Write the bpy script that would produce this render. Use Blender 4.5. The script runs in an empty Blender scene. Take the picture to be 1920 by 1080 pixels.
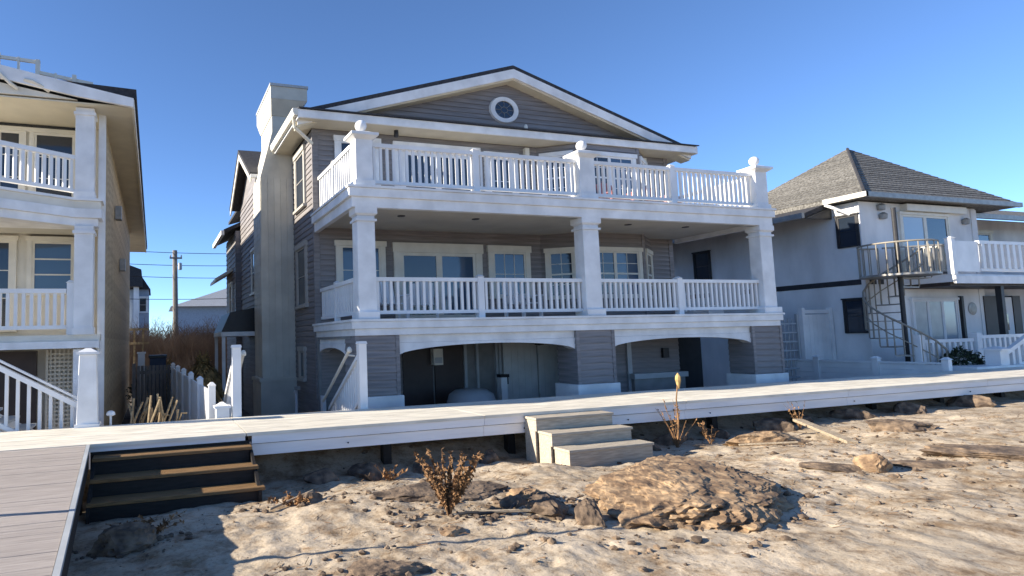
import bpy, bmesh, math, random
from mathutils import Vector, Matrix, noise
random.seed(7)
SC = bpy.context.scene
COL = SC.collection
R_ = math.radians

# ------------------------------------------------------------------ camera, sky, sun, exposure
cam_d = bpy.data.cameras.new("camera")
cam = bpy.data.objects.new("camera", cam_d); COL.objects.link(cam)
cam_d.sensor_width = 36.0
cam_d.lens = 1157.74/1920*36.0
cam_d.shift_x = (960-678)/1920.0
cam_d.clip_end = 3000
M = Matrix(((0.947959, -0.001375, -0.318389, 0), (-0.317331, -0.085655, -0.944439, 0), (-0.025973, 0.996324, -0.081634, 1.3), (0, 0, 0, 1)))
cam.matrix_world = M
SC.camera = cam

SUN_EL = R_(22); SUN_DIR = Vector((-0.987, 0.150, 0)).normalized()
world = bpy.data.worlds.new("World"); SC.world = world; world.use_nodes = True
wn = world.node_tree.nodes; wl = world.node_tree.links
sky = wn.new('ShaderNodeTexSky'); sky.sky_type = 'NISHITA'; sky.sun_disc = False
sky.sun_elevation = SUN_EL; sky.sun_rotation = math.atan2(SUN_DIR.x, SUN_DIR.y)
sky.air_density = 0.6; sky.dust_density = 0.0; sky.ozone_density = 5.0; sky.altitude = 0
wl.new(sky.outputs[0], wn['Background'].inputs[0]); wn['Background'].inputs[1].default_value = 0.115
sl = bpy.data.lights.new("sun", 'SUN'); sl.energy = 5.0; sl.angle = R_(0.5); sl.color = (1.0, 0.90, 0.75)
sun = bpy.data.objects.new("sun", sl); COL.objects.link(sun)
sv = Vector((SUN_DIR.x*math.cos(SUN_EL), SUN_DIR.y*math.cos(SUN_EL), math.sin(SUN_EL)))
sun.rotation_euler = sv.to_track_quat('Z', 'Y').to_euler(); sun.location = (-20, 10, 20)
SC.view_settings.view_transform = 'Standard'; SC.view_settings.look = 'None'
SC.view_settings.exposure = 1.22; SC.view_settings.gamma = 1; SC.view_settings.use_curve_mapping = False

# ------------------------------------------------------------------ materials
def mat(name, col, rough=0.6, var=0.08, nscale=6.0, ndetail=4, bump=0.0, bscale=40.0, col2=None, objvar=0.0, spec=0.4, stretch=None, lo=0.35, hi=0.7, metal=0):
    m = bpy.data.materials.new(name); m.use_nodes = True
    nt = m.node_tree; N = nt.nodes; L = nt.links; b = N['Principled BSDF']
    b.inputs['Roughness'].default_value = rough; b.inputs['Specular IOR Level'].default_value = spec; b.inputs['Metallic'].default_value = metal
    tc = N.new('ShaderNodeTexCoord'); mp = N.new('ShaderNodeMapping'); L.new(tc.outputs['Object'], mp.inputs[0])
    if stretch: mp.inputs['Scale'].default_value = stretch
    nz = N.new('ShaderNodeTexNoise'); nz.inputs['Scale'].default_value = nscale; nz.inputs['Detail'].default_value = ndetail
    L.new(mp.outputs[0], nz.inputs[0])
    cr = N.new('ShaderNodeValToRGB'); L.new(nz.outputs[0], cr.inputs[0])
    c2 = col2 if col2 else tuple(c*(1-var*2.2) for c in col)
    c1 = col if col2 else tuple(min(1, c*(1+var*0.6)) for c in col)
    cr.color_ramp.elements[0].position = lo; cr.color_ramp.elements[0].color = (*c2, 1)
    cr.color_ramp.elements[1].position = hi; cr.color_ramp.elements[1].color = (*c1, 1)
    out = cr.outputs[0]
    if objvar:
        oi = N.new('ShaderNodeObjectInfo'); mr = N.new('ShaderNodeMapRange'); L.new(oi.outputs['Random'], mr.inputs[0])
        mr.inputs[3].default_value = 1-objvar; mr.inputs[4].default_value = 1+objvar
        hs = N.new('ShaderNodeHueSaturation'); L.new(out, hs.inputs['Color']); L.new(mr.outputs[0], hs.inputs['Value']); out = hs.outputs[0]
    L.new(out, b.inputs['Base Color'])
    if bump:
        n2 = N.new('ShaderNodeTexNoise'); n2.inputs['Scale'].default_value = bscale; n2.inputs['Detail'].default_value = 6; L.new(mp.outputs[0], n2.inputs[0])
        bp = N.new('ShaderNodeBump'); bp.inputs['Strength'].default_value = bump; bp.inputs['Distance'].default_value = 0.02
        L.new(n2.outputs[0], bp.inputs['Height']); L.new(bp.outputs[0], b.inputs['Normal'])
    return m
WHITE = mat('white_paint', (.82, .82, .81), .5, .085, 2.2, 10, bump=.10, bscale=18)
WHITE2 = mat('white_vinyl', (.82, .82, .81), .4, .06, 1.6, 8, objvar=.03)
CREAM = mat('cream_trim', (.74, .70, .60), .5, .05, 3.0)
SIDING = mat('gray_siding', (.250, .233, .230), .65, .13, 3.0, bump=.10, bscale=14, objvar=.09, stretch=(.35, .35, 5))
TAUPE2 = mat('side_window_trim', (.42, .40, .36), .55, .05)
TAUPE = mat('chimney_siding', (.57, .545, .465), .6, .07, 2.0, bump=.06, objvar=.04)
CEIL = mat('porch_ceiling', (.58, .55, .47), .6, .06, 1.5)
SOFFIT = mat('soffit', (.66, .60, .46), .6, .05, 2.0)
TANSH = mat('tan_shingle', (.46, .36, .22), .75, .18, 8.0, bump=.3, bscale=20, objvar=.15)
LHTRIM = mat('ivory_trim', (.72, .68, .58), .5, .05, 3.0)
SHINGLE_D = mat('dark_shingle', (.045, .045, .05), .85, .2, 14.0, bump=.5, bscale=25, objvar=.1)
SHINGLE_G = mat('weathered_shingle', (.215, .207, .188), .9, .2, 14.0, 8, bump=.6, bscale=18, col2=(.095, .09, .08), objvar=.2, lo=.4, hi=.62)
STUCCO = mat('gray_stucco', (.82, .82, .81), .85, .13, .8, 12, bump=.3, bscale=40, stretch=(1, 1, .45))
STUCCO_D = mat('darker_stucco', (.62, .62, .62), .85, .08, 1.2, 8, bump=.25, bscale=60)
DARKT = mat('dark_trim', (.03, .03, .033), .5, .1)
BLACK = mat('black_metal', (.018, .018, .02), .4, .1)
BLACKWOOD = mat('dark_stained_wood', (.022, .018, .015), .7, .2, 5.0, bump=.2, objvar=.15, stretch=(1, 8, 8))
TREADW = mat('sunlit_tread_wood', (.25, .145, .06), .7, .2, 5.0, bump=.2, stretch=(1, 10, 10))  # orange-brown puts the sunlight on the tread edges into the colour
PLANK = mat('composite_plank', (.40, .35, .31), .7, .09, 4.0, 6, bump=.25, bscale=30, objvar=.06, stretch=(1, 12, 6))
DECKW = mat('boardwalk_vinyl', (.80, .745, .62), .55, .11, 2.0, 8, bump=.1, objvar=.08, stretch=(1, 4, 4))
FASCIA = mat('boardwalk_fascia', (.82, .81, .80), .5, .06, 1.4, 6, bump=.06, objvar=.03, stretch=(.6, 3, 6))
STEPW = mat('weathered_step_wood', (.46, .40, .31), .75, .13, 5.0, 6, bump=.25, objvar=.07, stretch=(1, 9, 9))
WOODG = mat('gray_fence_wood', (.23, .21, .19), .85, .15, 6, bump=.3, objvar=.15, stretch=(6, 6, 1))
POLEW = mat('pole_wood', (.27, .245, .215), .85, .15, 6, bump=.3, stretch=(6, 6, 1))
GREYV = mat('gray_vinyl', (.42, .44, .45), .5, .06, 3)
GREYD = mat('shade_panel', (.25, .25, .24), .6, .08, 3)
BROWND = mat('dark_brown_door', (.05, .035, .03), .5, .1, 3)
INSIDE = mat('painted_interior_dark', (.02, .02, .022), .8, .1)
ROCK = mat('tan_crusted_rock', (.37, .255, .15), .95, .25, 5.0, 15, bump=1.0, bscale=14, col2=(.155, .10, .06), lo=.40, hi=.62)
ROCKD = mat('brown_rock', (.23, .165, .11), .95, .25, 6.0, 15, bump=1.0, bscale=16, col2=(.07, .05, .037), lo=.38, hi=.64)
DRIFT = mat('driftwood', (.42, .34, .24), .85, .2, 6, bump=.4, stretch=(1, 8, 8))
DRYP = mat('dry_plant', (.30, .165, .075), .9, .25, 9, objvar=.2)
DRYG = mat('dry_grass', (.55, .37, .15), .9, .25, 9, objvar=.2)
TWIG = mat('pale_branch', (.45, .34, .20), .85, .2, 9)
SCRUB = mat('bare_scrub', (.30, .215, .145), .9, .3, .8, col2=(.13, .085, .055))
EVERG = mat('evergreen_leaf', (.035, .055, .025), .7, .3, 9)
HOSE = mat('black_hose', (.02, .02, .022), .5, .1)
SOIL = mat('yard_soil', (.14, .11, .085), .95, .25, 3.0, 8, bump=.6, bscale=12)
ROAD = mat('far_ground', (.20, .18, .15), .95, .2, .3, 6)
CURTAIN = mat('curtain_glass', (.45, .46, .46), .25, .1, 2)
STONE = mat('pale_stone', (.48, .43, .36), .9, .2, 8, bump=.4)
BRASS = mat('lamp_glass', (.6, .55, .42), .3, .1)
PINK = mat('faded_red_plastic', (.42, .16, .15), .5, .1)
METALG = mat('galvanised_metal', (.33, .32, .30), .45, .1, metal=.4)
SPIRAL = mat('tan_metal', (.30, .27, .22), .5, .1)
PALED = mat('pale_door_paint', (.66, .67, .65), .5, .05, 3)
SHADEW = mat('garage_wall', (.15, .125, .105), .8, .1)
BINBLUE = mat('bin_plastic', (.03, .045, .09), .5, .1)
BLUEG = mat('distant_blue_wall', (.32, .38, .46), .8, .06)
LROOF = mat('distant_roof', (.30, .32, .35), .8, .08)

def glass(name, col, rough=.06):
    m = bpy.data.materials.new(name); m.use_nodes = True
    nt = m.node_tree; b = nt.nodes['Principled BSDF']
    b.inputs['Base Color'].default_value = (*col, 1); b.inputs['Roughness'].default_value = rough
    b.inputs['Specular IOR Level'].default_value = .8
    tc = nt.nodes.new('ShaderNodeTexCoord'); nz = nt.nodes.new('ShaderNodeTexNoise'); nz.inputs['Scale'].default_value = 1.4
    nt.links.new(tc.outputs['Object'], nz.inputs[0])
    bp = nt.nodes.new('ShaderNodeBump'); bp.inputs['Strength'].default_value = .06; bp.inputs['Distance'].default_value = .05
    nt.links.new(nz.outputs[0], bp.inputs['Height']); nt.links.new(bp.outputs[0], b.inputs['Normal'])
    return m
GLASS = glass('window_glass', (.018, .026, .04))
GLASSB = glass('window_glass_blue', (.05, .09, .15))
GLASSL = glass('window_glass_light', (.30, .36, .42), .12)

def sand_material():
    m = bpy.data.materials.new('beach_sand'); m.use_nodes = True
    nt = m.node_tree; N = nt.nodes; L = nt.links; b = N['Principled BSDF']; b.inputs['Roughness'].default_value = .95; b.inputs['Specular IOR Level'].default_value = .15
    tc = N.new('ShaderNodeTexCoord')
    def nz(s, d, r=.6):
        n = N.new('ShaderNodeTexNoise'); n.inputs['Scale'].default_value = s; n.inputs['Detail'].default_value = d; n.inputs['Roughness'].default_value = r
        L.new(tc.outputs['Object'], n.inputs[0]); return n
    def ramp(n, p0, c0, p1, c1):
        r = N.new('ShaderNodeValToRGB'); L.new(n.outputs[0], r.inputs[0])
        r.color_ramp.elements[0].position = p0; r.color_ramp.elements[0].color = (*c0, 1)
        r.color_ramp.elements[1].position = p1; r.color_ramp.elements[1].color = (*c1, 1); return r
    a = ramp(nz(.9, 8), .35, (.41, .34, .25), .65, (.535, .45, .34))
    d = ramp(nz(2.6, 14, .76), .45, (1, 1, 1), .63, (.40, .315, .235))
    e = ramp(nz(26, 4, .7), .56, (1, 1, 1), .70, (.42, .33, .25))
    m1 = N.new('ShaderNodeMixRGB'); m1.blend_type = 'MULTIPLY'; m1.inputs[0].default_value = .9; L.new(a.outputs[0], m1.inputs[1]); L.new(d.outputs[0], m1.inputs[2])
    m2 = N.new('ShaderNodeMixRGB'); m2.blend_type = 'MULTIPLY'; m2.inputs[0].default_value = .8; L.new(m1.outputs[0], m2.inputs[1]); L.new(e.outputs[0], m2.inputs[2])
    L.new(m2.outputs[0], b.inputs['Base Color'])
    n1 = nz(7, 12, .65); bp = N.new('ShaderNodeBump'); bp.inputs['Strength'].default_value = .55; bp.inputs['Distance'].default_value = .05
    L.new(n1.outputs[0], bp.inputs['Height']); L.new(bp.outputs[0], b.inputs['Normal'])
    return m
SAND = sand_material()

# ------------------------------------------------------------------ helpers
class MB:
    def __init__(s): s.v = []; s.f = []
    def add(s, vs, fs):
        o = len(s.v); s.v += [tuple(v) for v in vs]; s.f += [tuple(i+o for i in f) for f in fs]; return s
    def box(s, x0, x1, y0, y1, z0, z1):
        return s.add([(x0,y0,z0),(x1,y0,z0),(x1,y1,z0),(x0,y1,z0),(x0,y0,z1),(x1,y0,z1),(x1,y1,z1),(x0,y1,z1)],
                     [(0,3,2,1),(4,5,6,7),(0,1,5,4),(1,2,6,5),(2,3,7,6),(3,0,4,7)])
    def ob(s, o, u, n, a0, a1, d0, d1, z0, z1):   # oriented box: a along u, d along outward n
        P = lambda a, d, z: (o[0]+u[0]*a+n[0]*d, o[1]+u[1]*a+n[1]*d, z)
        return s.add([P(a0,d1,z0),P(a1,d1,z0),P(a1,d0,z0),P(a0,d0,z0),P(a0,d1,z1),P(a1,d1,z1),P(a1,d0,z1),P(a0,d0,z1)],
                     [(0,3,2,1),(4,5,6,7),(0,1,5,4),(1,2,6,5),(2,3,7,6),(3,0,4,7)])
    def frus(s, cx, cy, z0, z1, w0, d0, w1, d1, ox=0, oy=0):   # frustum: half sizes
        return s.add([(cx-w0,cy-d0,z0),(cx+w0,cy-d0,z0),(cx+w0,cy+d0,z0),(cx-w0,cy+d0,z0),
                      (cx+ox-w1,cy+oy-d1,z1),(cx+ox+w1,cy+oy-d1,z1),(cx+ox+w1,cy+oy+d1,z1),(cx+ox-w1,cy+oy+d1,z1)],
                     [(0,3,2,1),(4,5,6,7),(0,1,5,4),(1,2,6,5),(2,3,7,6),(3,0,4,7)])
    def prism(s, poly, ax, a, b):   # poly 2D in the two other axes, extruded along ax
        def P(p, t):
            return (t, p[0], p[1]) if ax == 'x' else (p[0], t, p[1]) if ax == 'y' else (p[0], p[1], t)
        n = len(poly)
        return s.add([P(p, a) for p in poly]+[P(p, b) for p in poly],
                     [tuple(range(n-1, -1, -1)), tuple(range(n, 2*n))]+[(i, (i+1) % n, n+(i+1) % n, n+i) for i in range(n)])
    def tube(s, pts, r, n=6, r1=None):
        pts = [Vector(p) for p in pts]; rings = []; vs = []
        for i, p in enumerate(pts):
            t = (pts[min(i+1, len(pts)-1)]-pts[max(i-1, 0)]).normalized()
            up = Vector((0,0,1)) if abs(t.z) < .9 else Vector((1,0,0))
            a = t.cross(up).normalized(); b = t.cross(a)
            rr = r if r1 is None else r+(r1-r)*i/max(1, len(pts)-1)
            vs += [p+(a*math.cos(2*math.pi*k/n)+b*math.sin(2*math.pi*k/n))*rr for k in range(n)]
        fs = [(i*n+k, i*n+(k+1) % n, (i+1)*n+(k+1) % n, (i+1)*n+k) for i in range(len(pts)-1) for k in range(n)]
        fs += [tuple(range(n)), tuple((len(pts)-1)*n+k for k in range(n-1, -1, -1))]
        return s.add(vs, fs)
    def lathe(s, cx, cy, prof, n=16):
        vs = [(cx+r*math.cos(2*math.pi*k/n), cy+r*math.sin(2*math.pi*k/n), z) for r, z in prof for k in range(n)]
        fs = [(i*n+k, i*n+(k+1) % n, (i+1)*n+(k+1) % n, (i+1)*n+k) for i in range(len(prof)-1) for k in range(n)]
        fs += [tuple(range(n-1, -1, -1)), tuple((len(prof)-1)*n+k for k in range(n))]
        return s.add(vs, fs)
    def mesh(s, name, m, smooth=False, bevel=0):
        me = bpy.data.meshes.new(name); me.from_pydata(s.v, [], s.f)
        bm = bmesh.new(); bm.from_mesh(me); bmesh.ops.recalc_face_normals(bm, faces=bm.faces)
        if bevel: bmesh.ops.bevel(bm, geom=list(bm.edges), offset=bevel, segments=1, affect='EDGES', clamp_overlap=True)
        bm.to_mesh(me); bm.free()
        me.materials.append(m)
        if smooth:
            for p in me.polygons: p.use_smooth = True
        return me
    def build(s, name, m, parent=None, smooth=False, bevel=0, label=None):
        return link(name, s.mesh(name, m, smooth, bevel), parent, label=label)

WLOC = {}
def link(name, me, parent=None, loc=(0,0,0), label=None, rot=None):
    o = bpy.data.objects.new(name, me); COL.objects.link(o); o.location = loc
    if rot: o.rotation_euler = rot
    if parent is not None:
        o.parent = parent; o.matrix_parent_inverse = Matrix.Translation(-WLOC.get(parent.name, Vector((0,0,0))))
    WLOC[o.name] = Vector(loc)
    if label: o['label'] = label
    return o
def thing(name, label, cat, loc=(0,0,0), group=None):
    o = bpy.data.objects.new(name, None); COL.objects.link(o); o.location = loc; o.empty_display_size = .3
    WLOC[o.name] = Vector(loc)
    return tag(o, label, cat, group)
def tag(o, label, cat, group=None):
    o['label'] = label; o['category'] = cat
    if group: o['group'] = group
    return o
def struct(o): o['kind'] = 'structure'; return o
def stuff(o, label=None, cat=None):
    o['kind'] = 'stuff'
    if label: o['label'] = label
    if cat: o['category'] = cat
    return o
def copy_tree(o, loc, label=None, rz=0):
    c = o.copy(); COL.objects.link(c); c.location = loc; c.rotation_euler = (0, 0, rz)
    if label: c['label'] = label
    for ch in list(o.children):
        k = ch.copy(); COL.objects.link(k); k.parent = c
        for g in list(ch.children):
            q = g.copy(); COL.objects.link(q); q.parent = k
    return c
def unit(p0, p1):
    d = Vector((p1[0]-p0[0], p1[1]-p0[1])); L = d.length; u = d/L; return u, Vector((u.y, -u.x)), L
def siding(parent, p0, p1, z0, z1, course, m, name='siding_board', thick=.030, wob=0):
    """lapped boards on the wall p0->p1 (outward normal on the right-hand side)"""
    u, n, L = unit(p0, p1)
    k = max(1, round((z1-z0)/course)); h = (z1-z0)/k
    P = lambda a, d, z: (p0[0]+u.x*a+n.x*d, p0[1]+u.y*a+n.y*d, z)
    b = MB(); vs = []
    for a in (0, L): vs += [P(a, -.01, 0), P(a, thick, 0), P(a, .006, h+.004), P(a, -.01, h+.004)]
    b.add(vs, [(0,1,2,3),(7,6,5,4),(0,4,5,1),(1,5,6,2),(2,6,7,3),(3,7,4,0)])
    me = b.mesh(name, m)
    for i in range(k): link(name, me, parent, (0, 0, z0+i*h))
def railing(parent, p0, p1, zb, h, sp=.155, bw=.058, rail=.085, m=None, name='railing', zend=0, gap=.11, bname='baluster', part_label=None):
    """top and bottom rail in one part, each baluster a sub-part; zend tilts the rail (stairs)"""
    m = m or WHITE2; u, n, L = unit(p0, p1); b = MB()
    def bar(z0, z1, w):
        P = lambda a, d, z: (p0[0]+u.x*a+n.x*d, p0[1]+u.y*a+n.y*d, z)
        b.add([P(0,w,z0),P(L,w,z0+zend),P(L,-w,z0+zend),P(0,-w,z0),P(0,w,z1),P(L,w,z1+zend),P(L,-w,z1+zend),P(0,-w,z1)],
              [(0,3,2,1),(4,5,6,7),(0,1,5,4),(1,2,6,5),(2,3,7,6),(3,0,4,7)])
    bar(zb+h-rail, zb+h, .06); r = b.build(name, m, parent, label=part_label)
    b.v = []; b.f = []; bar(zb+gap, zb+gap+rail*.85, .045); b.build('bottom_rail', m, r)
    k = max(1, round(L/sp)); me = None
    t = MB(); c = bw/2; t.ob((0,0), u, n, -c, c, -c, c, 0, h-rail-gap-rail*.85+.02); me = t.mesh(bname, m)
    for i in range(k):
        a = (i+.5)*L/k
        link(bname, me, r, (p0[0]+u.x*a, p0[1]+u.y*a, zb+gap+rail*.85-.01+zend*a/L))
    return r
def window(parent, c, u, w, z0, z1, sashes=1, grid=(2, 2), casing=.12, m=None, pane=None, name='window', head=.0, mun=.018, sill=True, fr=.05, panes=None, midrail=False):
    """casing + sash frame in one part; panes and muntins are sub-parts. c: wall point under the centre, u: direction along the wall (outward on the right)"""
    m = m or CREAM; pane = pane or GLASS; u = Vector(u).normalized(); n = Vector((u.y, -u.x)); b = MB(); W = w/2
    b.ob(c, u, n, -W-casing, -W, 0, .075, z0, z1); b.ob(c, u, n, W, W+casing, 0, .075, z0, z1)
    b.ob(c, u, n, -W-casing-.03, W+casing+.03, 0, .10, z1, z1+casing+head)
    if sill: b.ob(c, u, n, -W-casing-.04, W+casing+.04, 0, .125, z0-.07, z0)
    sw = w/sashes
    for i in range(sashes):
        a0 = -W+i*sw; a1 = a0+sw
        b.ob(c, u, n, a0, a0+fr, 0, .060, z0, z1); b.ob(c, u, n, a1-fr, a1, 0, .060, z0, z1)
        b.ob(c, u, n, a0+fr, a1-fr, 0, .060, z0, z0+fr); b.ob(c, u, n, a0+fr, a1-fr, 0, .060, z1-fr, z1)
        if midrail: b.ob(c, u, n, a0+fr, a1-fr, 0, .056, (z0+z1)/2-.025, (z0+z1)/2+.025)
    o = b.build(name, m, parent)
    for i in range(sashes):
        a0 = -W+i*sw+fr; a1 = -W+(i+1)*sw-fr
        pm = panes[i] if panes else pane
        MB().ob(c, u, n, a0, a1, 0, .040, z0+fr, z1-fr).build('pane', pm, o)
        for k in range(1, grid[0]):
            a = a0+(a1-a0)*k/grid[0]; MB().ob(c, u, n, a-mun/2, a+mun/2, .035, .049, z0+fr, z1-fr).build('muntin', m, o)
        for k in range(1, grid[1]):
            z = z0+fr+(z1-z0-2*fr)*k/grid[1]; MB().ob(c, u, n, a0, a1, .035, .051, z-mun/2, z+mun/2).build('muntin', m, o)
    return o
def sm(t): t = max(0, min(1, t)); return t*t*(3-2*t)
def sandh(x, y):
    h = -.60-.17*sm((y-6.3)/2.4)+.20*sm((x-8)/7)-.03*sm((2-x)/3)
    h += .10*math.exp(-((x-5.3)**2/.35+(y-7.9)**2/.5))        # drift beside the steps
    h += .09*math.exp(-((x-2.9)**2/1.6+(y-7.4)**2/.5))
    h += .24*sm((y-9.3)/.9)
    h += .045*noise.noise(Vector((x*.7, y*.9, 3)))+.030*noise.noise(Vector((x*1.9, y*2.1, 9)))+.022*noise.noise(Vector((x*4.3, y*4.7, 1)))
    return h

# ------------------------------------------------------------------ ground
g = MB(); S = 1500
g.add([(-S,-S,-1.35),(S,-S,-1.35),(S,S,-1.35),(-S,S,-1.35)], [(0,1,2,3)]); struct(g.build('ground', ROAD))
g = MB(); g.add([(-30,9.9,-1.25),(60,9.9,-1.25),(60,34,-1.25),(-30,34,-1.25)], [(0,1,2,3)]); struct(g.build('yard', SOIL))
def axis(segs):
    out = []
    for a, b, st in segs:
        k = max(1, round((b-a)/st)); out += [a+(b-a)*i/k for i in range(k)]
    return out+[segs[-1][1]]
XS = axis([(-60,-6,6),(-6,-1,.25),(-1,9,.035),(9,16,.06),(16,30,.2),(30,90,6)])
YS = axis([(-45,3,4),(3,4,.1),(4,8,.03),(8,10.4,.06)])
me = bpy.data.meshes.new('beach_sand'); nx = len(XS)
vv = []
for y in YS:
    for x in XS:
        h = sandh(x, y)
        if 3.5 < y < 9.5 and -1 < x < 18:
            f = noise.fractal(Vector((x*5, y*5, 4)), 1.0, 2.0, 4)
            h += .013*f+.008*noise.fractal(Vector((x*13, y*13, 8)), 1.0, 2.0, 3)*(1 if noise.noise(Vector((x*.8, y*.8, 5))) > -.15 else .35)
            v = noise.voronoi(Vector((x*2.6, y*2.6, 0)))[0][0]
            h -= .04*max(0, 1-v/.24)*(1 if noise.noise(Vector((x*.5, y*.5, 7))) > -.1 else 0)
        vv.append((x, y, h))
me.from_pydata(vv, [], [(j*nx+i, j*nx+i+1, (j+1)*nx+i+1, (j+1)*nx+i) for j in range(len(YS)-1) for i in range(nx-1)])
for p in me.polygons: p.use_smooth = True
me.materials.append(SAND); struct(link('beach_sand', me))

# ------------------------------------------------------------------ boardwalk
bwk = thing('boardwalk', 'long cream boardwalk with a white double fascia running across the sand', 'boardwalk', (8, 10, 0))
BX0, BX1 = -9.0, 46.0
xs = [BX0, -6.5, -2.6, 1.25, 5.1, 9.3, 13.6, 18.2, 23, 28, 33, 38, BX1]
for i in range(len(xs)-1):
    for j in range(5):
        y0 = 9.02+j*.396
        MB().box(xs[i]+.006, xs[i+1]-.006, y0+.006, y0+.390, -.045, 0).build('deck_board', DECKW, bwk)
    if xs[i+1] > 1.3:
        MB().box(max(xs[i], 1.33)+.003, xs[i+1]-.003, 9.045, 9.085, -.160, -.047).build('fascia_board', FASCIA, bwk)
        MB().box(max(xs[i], 1.33)+.003, xs[i+1]-.003, 9.085, 9.12, -.335, -.174).build('fascia_board', FASCIA, bwk)
    else:
        MB().box(xs[i]+.003, min(xs[i+1], 1.24)-.003, 9.06, 9.10, -.11, -.047).build('fascia_board', FASCIA, bwk)
    MB().box(xs[i]+.003, xs[i+1]-.003, 10.93, 10.97, -.30, -.047).build('fascia_board', FASCIA, bwk)
for i in range(24):
    x = -8+i*2.3
    MB().box(x, x+.14, 9.5, 9.64, -1.25, -.046).build('support_post', BLACKWOOD, bwk)
bolt = MB().lathe(0, 0, [(.012, 0), (.012, .012), (.006, .018)], 8).mesh('bolt', BLACK)
for x in (2.78, 5.86, 8.0, 9.9, 13.8, 17.6, 21): link('bolt', bolt, bwk, (x, 9.078, -.26), rot=(R_(90), 0, 0))

# ------------------------------------------------------------------ ramp
rmp = thing('beach_ramp', 'gray composite plank ramp leading from the boardwalk down to the beach at the left edge', 'ramp', (-2, 6, -.6))
def rz(y): return -.003-(9.0-y)*.026
def rx(y): return -.80+(9.0-y)*.053
y = 9.0; i = 0
while y > 2.6:
    y1 = y-.148
    b = MB(); xr, xr1 = rx(y)-.05, rx(y1)-.05; d = random.uniform(-.0015, .0015)
    b.add([(-5, y1+.005, rz(y1)-.03+d), (xr1, y1+.005, rz(y1)-.03+d), (xr, y, rz(y)-.03+d), (-5, y, rz(y)-.03+d),
           (-5, y1+.005, rz(y1)+d), (xr1, y1+.005, rz(y1)+d), (xr, y, rz(y)+d), (-5, y, rz(y)+d)],
          [(0,3,2,1),(4,5,6,7),(0,1,5,4),(1,2,6,5),(2,3,7,6),(3,0,4,7)])
    b.build('plank', PLANK, rmp); y = y1
def ramp_side(o0, o1, zt, zb, nm, m):
    b = MB(); ya, yb = 9.0, 2.6
    b.add([(rx(ya)+o0,ya,rz(ya)+zb),(rx(ya)+o1,ya,rz(ya)+zb),(rx(yb)+o1,yb,rz(yb)+zb),(rx(yb)+o0,yb,rz(yb)+zb),
           (rx(ya)+o0,ya,rz(ya)+zt),(rx(ya)+o1,ya,rz(ya)+zt),(rx(yb)+o1,yb,rz(yb)+zt),(rx(yb)+o0,yb,rz(yb)+zt)],
          [(0,1,2,3),(7,6,5,4),(0,4,5,1),(1,5,6,2),(2,6,7,3),(3,7,4,0)])
    return b.build(nm, m, rmp)
ramp_side(-.045, .0, .006, -.04, 'edge_board', GREYV)
ramp_side(-.06, -.012, -.045, -.30, 'stringer', BLACKWOOD)
for yy in (8.6, 6.8, 5.0, 3.2):
    MB().box(rx(yy)-.18, rx(yy)-.07, yy-.05, yy+.05, -1.3, rz(yy)-.04).build('support_post', BLACKWOOD, rmp)

MB().tube([(-2.25, 6.10, -.4), (-2.25, 6.10, 2.45)], .032, 10).build('unseen_pole', GREYV, rmp)  # unseen pole left of the view, added for the thin shadow line on the sand

# dark wooden stair in the corner between ramp and boardwalk
st = thing('dark_stair', 'dark wooden stair with treads tinted sunlit orange beside the gray ramp', 'stairs', (.3, 8.4, -.75))
for i, (yf, zt) in enumerate(((8.80, -.155), (8.46, -.36), (8.12, -.565))):
    x1 = 1.30+.03*i
    MB().box(-.76, x1, yf, yf+.34, zt-.045, zt).build('tread', TREADW, st, bevel=.006)
    MB().box(-.74, x1-.04, yf+.025, yf+.06, zt-.25, zt-.047).build('riser', BLACKWOOD, st)
MB().prism([(8.10,-1.2),(8.10,-.62),(8.82,-.21),(9.06,-.21),(9.06,-1.2)], 'x', 1.27, 1.31).build('stringer', BLACKWOOD, st)
MB().prism([(8.10,-1.2),(8.10,-.62),(8.82,-.21),(9.06,-.21),(9.06,-1.2)], 'x', -.76, -.72).build('stringer', BLACKWOOD, st)
MB().box(-.8, 1.3, 9.08, 9.12, -1.2, -.115).build('backing_board', BLACKWOOD, st)

# weathered steps from the boardwalk to the sand
sp = thing('beach_steps', 'three weathered tan box steps against the boardwalk fascia', 'steps', (6.5, 8.4, -.75))
for i, (x0, x1, yf, yb, zt, zb) in enumerate(((5.86, 7.36, 8.72, 9.05, -.055, -.27), (5.89, 7.42, 8.36, 8.71, -.255, -.46), (5.92, 7.48, 7.98, 8.35, -.455, -.80))):
    MB().box(x0-.02, x1+.02, yf-.02, yb, zt-.04, zt).build('tread', STEPW, sp, bevel=.005)
    MB().box(x0, x1, yf+.005, yf+.04, zb, zt-.042).build('riser', STEPW, sp)
    MB().box(x1-.04, x1, yf+.042, yb, -.95, zt-.042).build('side_board', STEPW, sp)
    MB().box(x0, x0+.04, yf+.042, yb, -.95, zt-.042).build('side_board', STEPW, sp)

# ------------------------------------------------------------------ main house
H = thing('beach_house', 'large gray clapboard beach house with two white porches and a round gable window', 'house', (9.8, 15, -1.25))
WX0, WX1, WY = 3.94, 15.68, 15.4
wall = MB().box(WX0, WX1, WY, 30, -1.25, 6.84).build('wall', SIDING, H)
siding(wall, (WX0, WY), (WX1, WY), 1.72, 4.20, .138, SIDING)
siding(wall, (WX0, WY), (WX1, WY), 4.52, 6.82, .138, SIDING)
siding(wall, (WX0, 17.8), (WX0, WY), -.1, 6.82, .15, SIDING)
for x in (WX0, WX1-.10):
    MB().box(x-.03, x+.13, WY-.034, WY+.05, -.2, 6.82).build('corner_board', SIDING, H)
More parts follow.
